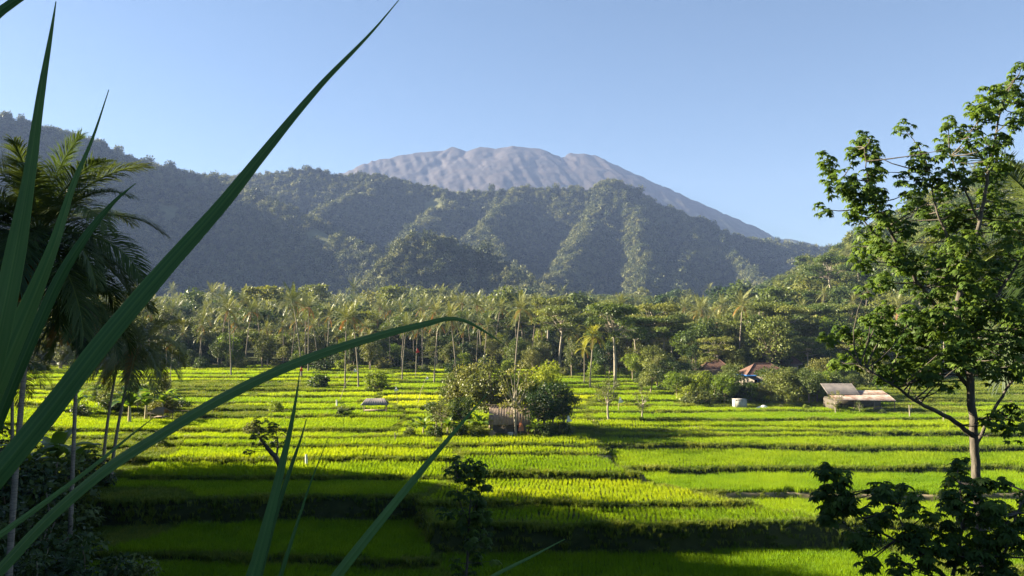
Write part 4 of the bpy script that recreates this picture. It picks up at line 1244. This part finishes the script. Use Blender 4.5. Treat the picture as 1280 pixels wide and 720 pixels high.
# ------------------------------------------------------------------ sword leaved plants right before the camera
def blade(parent, pts, seed, tone=0.4, roll=0.5, base=None, slim=0.62, name='leaf'):
    """pts: (px, py, distance, width in photo pixels) from the root to the tip"""
    r_ = np.random.default_rng(seed)
    c = np.array([P(a, b, d) for a, b, d, _ in pts]); wd = np.array([w_ * d / F * slim for _, _, d, w_ in pts])
    if base is not None:
        c = np.concatenate([[base], c]); wd = np.concatenate([[wd[0] * 0.8], wd])
    seg = np.concatenate([[0], np.cumsum(np.linalg.norm(np.diff(c, axis=0), axis=1))])
    n = 90; s = np.linspace(0, seg[-1], n)
    # smooth interpolation (Catmull-Rom on the traced points)
    def cr(v):
        m = np.gradient(v, seg, axis=0)
        i = np.clip(np.searchsorted(seg, s, 'right') - 1, 0, len(seg) - 2)
        h = (seg[i + 1] - seg[i]); t = (s - seg[i]) / h
        sh = (slice(None),) + (None,) * (v.ndim - 1); t_, h_ = t[sh], h[sh]
        return (2 * t_ ** 3 - 3 * t_ ** 2 + 1) * v[i] + (t_ ** 3 - 2 * t_ ** 2 + t_) * h_ * m[i] + (-2 * t_ ** 3 + 3 * t_ ** 2) * v[i + 1] + (t_ ** 3 - t_ ** 2) * h_ * m[i + 1]
    cc = cr(c); w_ = np.maximum(np.interp(s, seg, wd), 0.0004)
    tan = norm(np.gradient(cc, axis=0)); view = norm(cc - EYE)
    side = norm(np.cross(tan, view)); nrm_ = np.cross(side, tan)
    wd_dir = side * math.cos(roll) + nrm_ * math.sin(roll); up_ = np.cross(wd_dir, tan)
    K = 19
    k_ = np.linspace(-1, 1, K); fold = 0.34 * np.abs(k_) - 0.03 * (np.abs(k_) < 0.06)
    V = cc[:, None] + wd_dir[:, None] * (w_[:, None] * 0.5 / math.cos(roll) * k_)[..., None] + up_[:, None] * (w_[:, None] * 0.5 * fold)[..., None]
    wave = 0.03 * np.sin(s * 23 + seed)[:, None] * np.abs(k_)[None] ** 3 + 0.02 * np.sin(s * 61 + seed * 2)[:, None] * (k_[None] ** 5)
    V = V + up_[:, None] * (w_[:, None] * wave)[..., None]
    g = Geo(); ii = np.arange(n * K).reshape(n, K)
    q = np.concatenate([np.stack([ii[:-1, j], ii[:-1, j + 1], ii[1:, j + 1], ii[1:, j]], -1) for j in range(K - 1)])
    strand = r_.normal(0, 0.11, K); strand[K // 2] = 0.45; strand[[0, -1]] = 0.25
    tn = tone + strand[None] + 0.22 * (vnoise(s[:, None] * 9 + np.zeros(K), np.arange(K)[None] * 0.4 + seed, seed) - 0.5) + 0.12 * (vnoise(s[:, None] * 60 + np.zeros(K), np.arange(K)[None] * 0.7 + seed, seed + 3) - 0.5)
    g.add(V.reshape(-1, 3), q, np.clip(tn, 0, 1).ravel())
    o = g.obj(name, M['blade'], parent, True)
    md = o.modifiers.new('thickness', 'SOLIDIFY'); md.thickness = 0.0012; md.offset = 0
    return o


def sword_plant(label, base_xy, crown_h, blades):
    x, y = base_xy; z = gz1(x, y)
    root = empty('sword_grass', (0, 0, 0)); tag(root, label, 'grass clump', 'long bladed grass right before the camera')
    top = np.array([x, y, z + crown_h])
    g = Geo(); tube(g, [[x, y, z - 0.1], [x + 0.01, y, z + crown_h * 0.5], top + np.array([0, 0, 0.05])], [0.035, 0.03, 0.022], 8, 0.4)
    g.obj('stalk', M['blade'], root, True)
    for i, b in enumerate(blades):
        blade(root, b[0], 900 + i + int(x * 100), b[1], b[2], top, b[3] if len(b) > 3 else 0.62)
    return root


sword_plant('clump of long dark sword shaped blades rising at the left edge', (-0.95, 1.05), 0.75, [
    ([(-40, 560, 1.00, 36), (3, 392, 1.00, 33), (20, 308, 1.01, 29), (35, 225, 1.02, 18), (52, 110, 1.04, 11), (64, 40, 1.05, 5), (70, 2, 1.06, 1)], 0.45, 0.25, 0.78),
    ([(-30, 545, 1.12, 34), (0, 470, 1.13, 32), (33, 392, 1.15, 28), (67, 308, 1.17, 16), (94, 225, 1.2, 8), (115, 175, 1.22, 4), (136, 112, 1.24, 0.8)], 0.55, -0.3, 0.78),
    ([(-10, 545, 1.25, 16), (20, 470, 1.25, 17), (50, 400, 1.26, 17), (73, 350, 1.27, 16), (98, 308, 1.28, 13), (128, 268, 1.3, 8), (150, 245, 1.31, 4), (170, 229, 1.32, 0.8)], 0.15, 0.2, 0.8),
    ([(-70, 668, 0.98, 44), (0, 588, 1.0, 44), (60, 515, 1.03, 42), (130, 425, 1.07, 38), (200, 342, 1.12, 33), (275, 258, 1.18, 26), (330, 190, 1.23, 19), (400, 107, 1.3, 11), (470, 34, 1.37, 4), (502, -4, 1.4, 0.8)], 0.3, 0.2),
    ([(-60, 775, 1.15, 24), (0, 712, 1.17, 21), (60, 648, 1.2, 20), (130, 588, 1.24, 20), (200, 543, 1.3, 20), (270, 501, 1.36, 20), (340, 466, 1.42, 19), (400, 442, 1.48, 18), (470, 420, 1.55, 15), (530, 405, 1.6, 12), (566, 398, 1.63, 7), (582, 401, 1.64, 6), (604, 413, 1.65, 4), (632, 432, 1.66, 0.8)], 0.35, 0.55),
    ([(-60, 710, 1.5, 12), (0, 668, 1.55, 12), (60, 625, 1.6, 10), (120, 580, 1.65, 7), (160, 547, 1.7, 4), (192, 522, 1.72, 0.8)], 0.5, 0.3),
    ([(-80, 80, 0.85, 20), (-30, 40, 0.85, 19), (0, 14, 0.86, 17), (40, -14, 0.87, 14), (90, -50, 0.88, 6)], 0.2, 0.4),
])
sword_plant('upright pair of broad green blades rising from the bottom left of the middle', (-0.55, 1.3), 0.75, [
    ([(285, 800, 1.28, 30), (315, 722, 1.3, 27), (335, 650, 1.32, 20), (350, 590, 1.34, 15), (362, 540, 1.36, 9), (371, 492, 1.38, 4), (375, 464, 1.4, 0.8)], 0.6, 0.2),
    ([(300, 800, 1.40, 18), (322, 722, 1.42, 15), (343, 645, 1.44, 11), (364, 582, 1.46, 7), (377, 545, 1.48, 3), (383, 524, 1.5, 0.8)], 0.1, 0.6),
    ([(330, 800, 1.5, 10), (350, 722, 1.5, 9), (368, 665, 1.52, 6), (386, 610, 1.54, 3), (410, 548, 1.56, 0.8)], 0.55, 0.2),
])
sword_plant('single broad blade slanting up to the right from the bottom middle', (-0.35, 1.25), 0.8, [
    ([(380, 775, 1.28, 22), (430, 708, 1.3, 20), (480, 645, 1.33, 17), (520, 596, 1.36, 13), (560, 549, 1.39, 8), (590, 514, 1.42, 4), (610, 491, 1.44, 0.8)], 0.6, 0.2),
    ([(560, 760, 1.55, 8), (620, 718, 1.6, 7), (660, 698, 1.62, 5), (706, 674, 1.66, 0.8)], 0.4, 0.4),
])

# ------------------------------------------------------------------ buildings and small things in the paddies
def slab_roof(geo, a, b, c, d_, th, corr=0.0, n=40, tone=0.5):
    """sloping roof sheet a-b (eave) c-d (ridge), optional corrugation along a-b"""
    a, b, c, d_ = [np.asarray(q, float) for q in (a, b, c, d_)]
    t = np.linspace(0, 1, n)[:, None]
    nn = norm(np.cross(b - a, d_ - a)); nn = nn if nn[2] > 0 else -nn
    off = nn * (corr * np.sin(t * n * 1.6)) if corr else 0
    lo = a + (b - a) * t + off; hi = d_ + (c - d_) * t + off
    V = np.concatenate([lo, hi, lo - nn * th, hi - nn * th])
    i = np.arange(n - 1)
    q = [np.stack([i, i + 1, n + i + 1, n + i], 1), np.stack([2 * n + i, 3 * n + i, 3 * n + i + 1, 2 * n + i + 1], 1),
         np.stack([i, 2 * n + i, 2 * n + i + 1, i + 1], 1), np.stack([n + i, n + i + 1, 3 * n + i + 1, 3 * n + i], 1),
         np.array([[0, n, 3 * n, 2 * n], [n - 1, 3 * n - 1, 4 * n - 1, 2 * n - 1]])]
    geo.add(V, np.concatenate(q), tone)


def root_at(name, px, d, label, cat, group=None, rz=0.0):
    x, y, z = on_ground(px, d)
    o = empty(name, (x, y, z), rz); tag(o, label, cat, group)
    return o


def part(name, mat, root, fn, smooth=False):
    g = Geo(); fn(g); return g.obj(name, M[mat], root, smooth)


# field hut in the grove
h = root_at('field_hut', 637, 99.2, 'weathered grey roofed field hut among the trees in the middle', 'hut')
part('wall', 'brick', h, lambda g: box(g, (0, 1.0, 0.75), (4.2, 1.8, 1.7)))
part('roof', 'thatch', h, lambda g: (slab_roof(g, (-2.6, -1.2, 1.55), (2.6, -1.2, 1.55), (2.5, 1.0, 3.6), (-2.5, 1.0, 3.6), 0.1, 0.03, 60), slab_roof(g, (2.6, 3.0, 1.9), (-2.6, 3.0, 1.9), (-2.5, 1.03, 3.6), (2.5, 1.03, 3.6), 0.1, 0.03, 60)))
part('ridge_pole', 'wood', h, lambda g: tube(g, [(-3.0, 1.0, 3.72), (0, 1.0, 3.7), (3.0, 1.0, 3.75)], 0.06, 6))
part('door', 'dark', h, lambda g: box(g, (0.9, 0.085, 0.75), (0.8, 0.03, 1.5)))
for sx in (-2.3, -0.4, 2.3):
    part('post', 'wood', h, lambda g: tube(g, [(sx, -1.05, -0.2), (sx, -1.05, 1.62)], 0.07, 6))
o = root_at('flag', 650, 97.0, 'orange pennant cloth hanging on a stick before the hut', 'flag')
part('pole', 'bamboo', o, lambda g: tube(g, [(0, 0, -0.2), (0.02, 0, 1.4), (0.12, 0, 2.7)], [0.035, 0.03, 0.015], 6))


def pennant(g):
    t = np.linspace(0, 1, 9)[:, None]
    lft = np.array([0.1, -0.03, 2.65]) + t * np.array([-0.35, -0.02, -1.7]) + np.sin(t * 9) * np.array([0.03, 0.08, 0])
    rgt = np.array([0.13, -0.03, 2.65]) + t * np.array([0.35, -0.05, -1.75]) + np.cos(t * 8) * np.array([0.03, 0.08, 0])
    i = np.arange(8); g.add(np.concatenate([lft, rgt]), np.stack([i, i + 1, i + 10, i + 9], 1), 0.6)


part('cloth', 'cloth_orange', o, pennant, True)
o = root_at('bucket', 638, 96.6, 'pale bucket standing before the hut', 'bucket')
part('body', 'white_wall', o, lambda g: tube(g, [(0, 0, 0.0), (0, 0, 0.02), (0, 0, 0.75), (0, 0, 0.8)], [0.26, 0.3, 0.36, 0.36], 14))
part('handle', 'dark', o, lambda g: tube(g, [(-0.36, 0, 0.72), (-0.25, 0, 1.0), (0, 0, 1.1), (0.25, 0, 1.0), (0.36, 0, 0.72)], 0.012, 5))
o = root_at('sack', 615, 97.0, 'grey sack lying left of the hut post', 'sack')
part('body', 'thatch', o, lambda g: tube(g, [(0, 0, 0), (0.02, 0, 0.1), (0, 0, 0.6), (0.04, 0, 0.95), (0.02, 0, 1.05)], [0.2, 0.36, 0.4, 0.22, 0.06], 12), True)


def shelter(px, d, wd, label, mat='thatch', rz=0.1, ht=1.5):
    r = root_at('field_shelter', px, d, label, 'shelter', 'open field shelters', rz)
    part('roof', mat, r, lambda g: (slab_roof(g, (-wd / 2, -1.25, ht), (wd / 2, -1.25, ht), (wd / 2 - 0.7, 0, ht + 0.85), (-wd / 2 + 0.7, 0, ht + 0.85), 0.08, 0.02),
                                    slab_roof(g, (wd / 2, 1.25, ht), (-wd / 2, 1.25, ht), (-wd / 2 + 0.7, 0.02, ht + 0.85), (wd / 2 - 0.7, 0.02, ht + 0.85), 0.08, 0.02)))
    part('platform', 'wood', r, lambda g: box(g, (0, 0, 0.62), (wd - 0.9, 1.7, 0.1)))
    for sx in (-1, 1):
        for sy in (-1, 1):
            part('post', 'wood', r, lambda g: tube(g, [(sx * (wd / 2 - 0.4), sy * 0.9, -0.3), (sx * (wd / 2 - 0.4), sy * 0.9, ht + 0.12)], 0.06, 6))
    return r


shelter(470, 118, 4.0, 'open field shelter with pale grey roof on thin posts under the bent blade', 'zinc', 0.08)
shelter(203, 112, 2.6, 'small dark field shelter with sagging roof on the left terraces', 'thatch', -0.15, 1.1)
r = root_at('pole_frame', 232, 113, 'bare frame of poles beside the small left shelter', 'frame')
for sx in (-1.6, -0.2, 1.2):
    part('post', 'wood', r, lambda g: tube(g, [(sx, 0, -0.2), (sx + 0.05, 0, 1.4)], 0.05, 6))
part('rail', 'wood', r, lambda g: tube(g, [(-2.0, -0.08, 1.32), (0, -0.07, 1.38), (1.8, -0.06, 1.3)], 0.045, 6))


# houses with tiled hip roofs
def house(px, d, wd, dp, hw, hr, label, rz=0.0, blue=False, wall='white_wall'):
    r = root_at('house', px, d, label, 'house', 'tiled houses behind the trees', rz)
    part('wall', 'brick', r, lambda g: box(g, (0, 0, hw / 2 - 0.2), (wd, dp, hw + 0.4)))
    a, b = wd / 2 + 0.7, dp / 2 + 0.7; rl = wd * 0.22

    def hip(g):
        V = np.array([[-a, -b, hw], [a, -b, hw], [a, b, hw], [-a, b, hw], [-rl, 0, hw + hr], [rl, 0, hw + hr]], float)
        g.add(V, [[0, 1, 5, 4], [2, 3, 4, 5]]); g.add(V, [[1, 2, 5], [3, 0, 4]]); g.add(V - np.array([0, 0, 0.02]), [[3, 2, 1, 0]])
        for k_ in range(1, 9):
            t = k_ / 9
            p0 = V[0] + (V[4] - V[0]) * t; p1 = V[1] + (V[5] - V[1]) * t
            tube(g, [p0 + [0, -0.02, 0.01], p1 + [0, -0.02, 0.01]], 0.035, 4)
        tube(g, [V[4] + [0, 0, 0.03], V[5] + [0, 0, 0.03]], 0.1, 6)
        for s_, e_ in ((0, 4), (1, 5)): tube(g, [V[s_] + [0, 0, 0.03], V[e_] + [0, 0, 0.03]], 0.08, 6)
    part('roof', 'tile', r, hip)
    part('fascia', 'blue' if blue else 'wood', r, lambda g: (box(g, (0, -b, hw - 0.13), (2 * a, 0.06, 0.24)), box(g, (-a, 0.04, hw - 0.13), (0.06, 2 * b, 0.24)), box(g, (a, 0.04, hw - 0.13), (0.06, 2 * b, 0.24))))
    dr = part('door', 'blue' if blue else 'wood', r, lambda g: box(g, (0.2, -dp / 2 - 0.02, 0.95), (0.9, 0.06, 2.0)))
    part('handle', 'dark', dr, lambda g: box(g, (0.5, -dp / 2 - 0.07, 0.95), (0.06, 0.05, 0.12)))
    for sx in (-0.28, 0.32):
        wn = part('window', 'dark', r, lambda g: box(g, (sx * wd, -dp / 2 - 0.02, 1.45), (1.2, 0.05, 1.1)))
        part('frame', 'blue' if blue else 'wood', wn, lambda g: (box(g, (sx * wd, -dp / 2 - 0.06, 2.05), (1.4, 0.08, 0.1)), box(g, (sx * wd, -dp / 2 - 0.06, 0.85), (1.4, 0.08, 0.1)), box(g, (sx * wd, -dp / 2 - 0.06, 1.45), (0.07, 0.06, 1.08))))
    return r


house(952, 150, 7.0, 5.5, 2.9, 1.9, 'house with brown hip roof and bright blue eaves among the trees', 0.06, True)
house(892, 158, 4.6, 4.6, 3.2, 1.8, 'house with reddish roof half hidden left of the blue eaved house', -0.1)
house(981, 166, 3.6, 3.6, 3.6, 1.9, 'house with small steep brown roof right behind the blue eaved house', 0.2)

# corrugated shed
r = root_at('shed', 1068, 122, 'open shed with rusty corrugated roof at the edge of the paddies', 'shed', rz=-0.03)
part('roof', 'zinc', r, lambda g: slab_roof(g, (-4.4, -0.6, 2.5), (0.4, -0.6, 2.45), (0.4, 2.6, 3.9), (-4.4, 2.6, 3.9), 0.05, 0.045, 120))
part('lean_to_roof', 'zinc_rust', r, lambda g: (slab_roof(g, (-4.2, -2.8, 1.85), (4.8, -2.8, 1.75), (4.8, -0.5, 2.4), (-4.2, -0.5, 2.42), 0.05, 0.04, 160), slab_roof(g, (0.5, -0.45, 2.42), (4.8, -0.45, 2.4), (4.7, 1.6, 2.9), (0.5, 1.6, 2.95), 0.05, 0.04, 90)))
part('wall', 'bark_dark', r, lambda g: (box(g, (0.4, 2.4, 0.85), (8.6, 0.12, 2.1)), box(g, (-4.05, -0.15, 0.8), (0.1, 4.9, 1.9))))  # dark colour stands for shade under the roof; side wall added against sun
for sx in (-4.0, -1.3, 1.6, 4.6):
    part('post', 'wood', r, lambda g: tube(g, [(sx, -2.6, -0.2), (sx, -2.6, 1.82)], 0.07, 6))
# cow-like bundle inside left out: only a pale sack is seen
o = root_at('feed_sack', 1096, 121, 'pale sack lying in the shade of the corrugated shed', 'sack')
part('body', 'thatch', o, lambda g: tube(g, [(-0.6, 0, 0.3), (-0.5, 0, 0.32), (0, 0, 0.36), (0.5, 0, 0.32), (0.62, 0, 0.3)], [0.08, 0.28, 0.34, 0.28, 0.08], 12), True)

o = root_at('water_tank', 923, 124, 'white square water tank at the edge of the paddies', 'tank', rz=0.1)
part('body', 'white_wall', o, lambda g: (box(g, (0, 0, 0.75), (1.9, 1.1, 1.3)), [box(g, (sx, -0.57, 0.75), (0.09, 0.05, 1.3)) for sx in (-0.9, -0.3, 0.3, 0.9)]))
part('lid', 'white_wall', o, lambda g: box(g, (0, 0, 1.54), (2.0, 1.2, 0.07)))
o = root_at('tarpaulin', 950, 123, 'white tarpaulin heap right of the square tank', 'tarpaulin')


def tarp(g):
    u = np.linspace(-1, 1, 13); a, b = np.meshgrid(u, u)
    z = 0.75 * np.exp(-((a - 0.3) ** 2 + b ** 2) * 2.4) + 0.25 * np.exp(-((a + 0.5) ** 2 + b ** 2) * 5) + 0.08 * fbm(a * 4, b * 4, 3)
    ii = np.arange(169).reshape(13, 13)
    g.add(np.stack([a * 1.3, b * 0.8, z], -1).reshape(-1, 3), np.stack([ii[:-1, :-1], ii[:-1, 1:], ii[1:, 1:], ii[1:, :-1]], -1).reshape(-1, 4))


part('sheet', 'cloth_white', o, tarp)

# bamboo poles with cloths (bird scarers), stakes
def scarer(px, d, ht, lean, mat, label, size=0.5, name='bird_scarer'):
    o = root_at(name, px, d, label, 'bird scarer', 'bird scaring poles in the paddies')
    part('pole', 'bamboo', o, lambda g: tube(g, [(0, 0, -0.3), (lean * 0.4, 0, ht * 0.5), (lean, 0, ht)], [0.05, 0.04, 0.02], 6))

    def cl(g):
        t = np.linspace(0, 1, 6)[:, None]
        a = np.array([lean, -0.02, ht]) + t * np.array([-0.25 * size, -0.1, -1.5 * size]) + np.sin(t * 6) * np.array([0.05, 0.06, 0])
        b = np.array([lean + 0.12, -0.02, ht]) + t * np.array([0.75 * size, -0.1, -1.2 * size]) + np.cos(t * 7) * np.array([0.04, 0.08, 0])
        i = np.arange(5); g.add(np.concatenate([a, b]), np.stack([i, i + 1, i + 7, i + 6], 1))
    part('cloth', mat, o, cl, True)


scarer(424, 130, 5.6, 2.6, 'cloth_white', 'long leaning bamboo pole with white rag over the yellow field', 0.42)
scarer(498, 128, 3.0, -0.4, 'cloth_white', 'short leaning pole with white rag left of the hut grove', 0.5)
scarer(522, 128, 4.6, 1.5, 'cloth_white', 'tall leaning pole with small white rag left of the hut grove', 0.35)
scarer(376, 150, 4.2, 0.1, 'cloth_red', 'straight pole with red rag above the upright blade', 0.6)
scarer(520, 170, 6.5, 0.2, 'cloth_red', 'far pole with red rag before the forest edge', 0.7)
scarer(772, 120, 2.2, 0.2, 'cloth_white', 'small white rag on a stick beside the thin dead looking tree', 0.6)
scarer(708, 98.5, 2.6, 0.1, 'cloth_white', 'pale shirt like rag on a stick at the right end of the hut grove', 0.55)
for px, d, ht, lab in [(385, 82, 1.5, 'short white stake left of the broad slanting blade'), (495, 96, 1.1, 'short pale stake left of the hut grove'), (422, 122, 1.5, 'white stake on the yellow field edge'),
                       (1134, 112, 2.0, 'bare pale stake under the right hand tree'), (1176, 110, 1.6, 'forked bare stake close to the right tree trunk')]:
    o = root_at('stake', px, d, lab, 'stake', 'stakes in the paddies')
    part('pole', 'bark_pale', o, lambda g: tube(g, [(0, 0, -0.2), (0.03, 0, ht * 0.5), (-0.04, 0, ht)], [0.09, 0.08, 0.05], 7))
    if 'white' in lab:
        part('wrap', 'cloth_white', o, lambda g: tube(g, [(0.03, 0, ht * 0.35), (0.02, 0, ht * 0.6), (-0.03, 0, ht * 0.98)], [0.12, 0.13, 0.09], 8))
    else:
        part('branch', 'bark_pale', o, lambda g: tube(g, [(0.0, 0, ht * 0.5), (0.25, 0, ht * 0.75), (0.35, 0, ht * 1.0)], [0.05, 0.04, 0.02], 6))
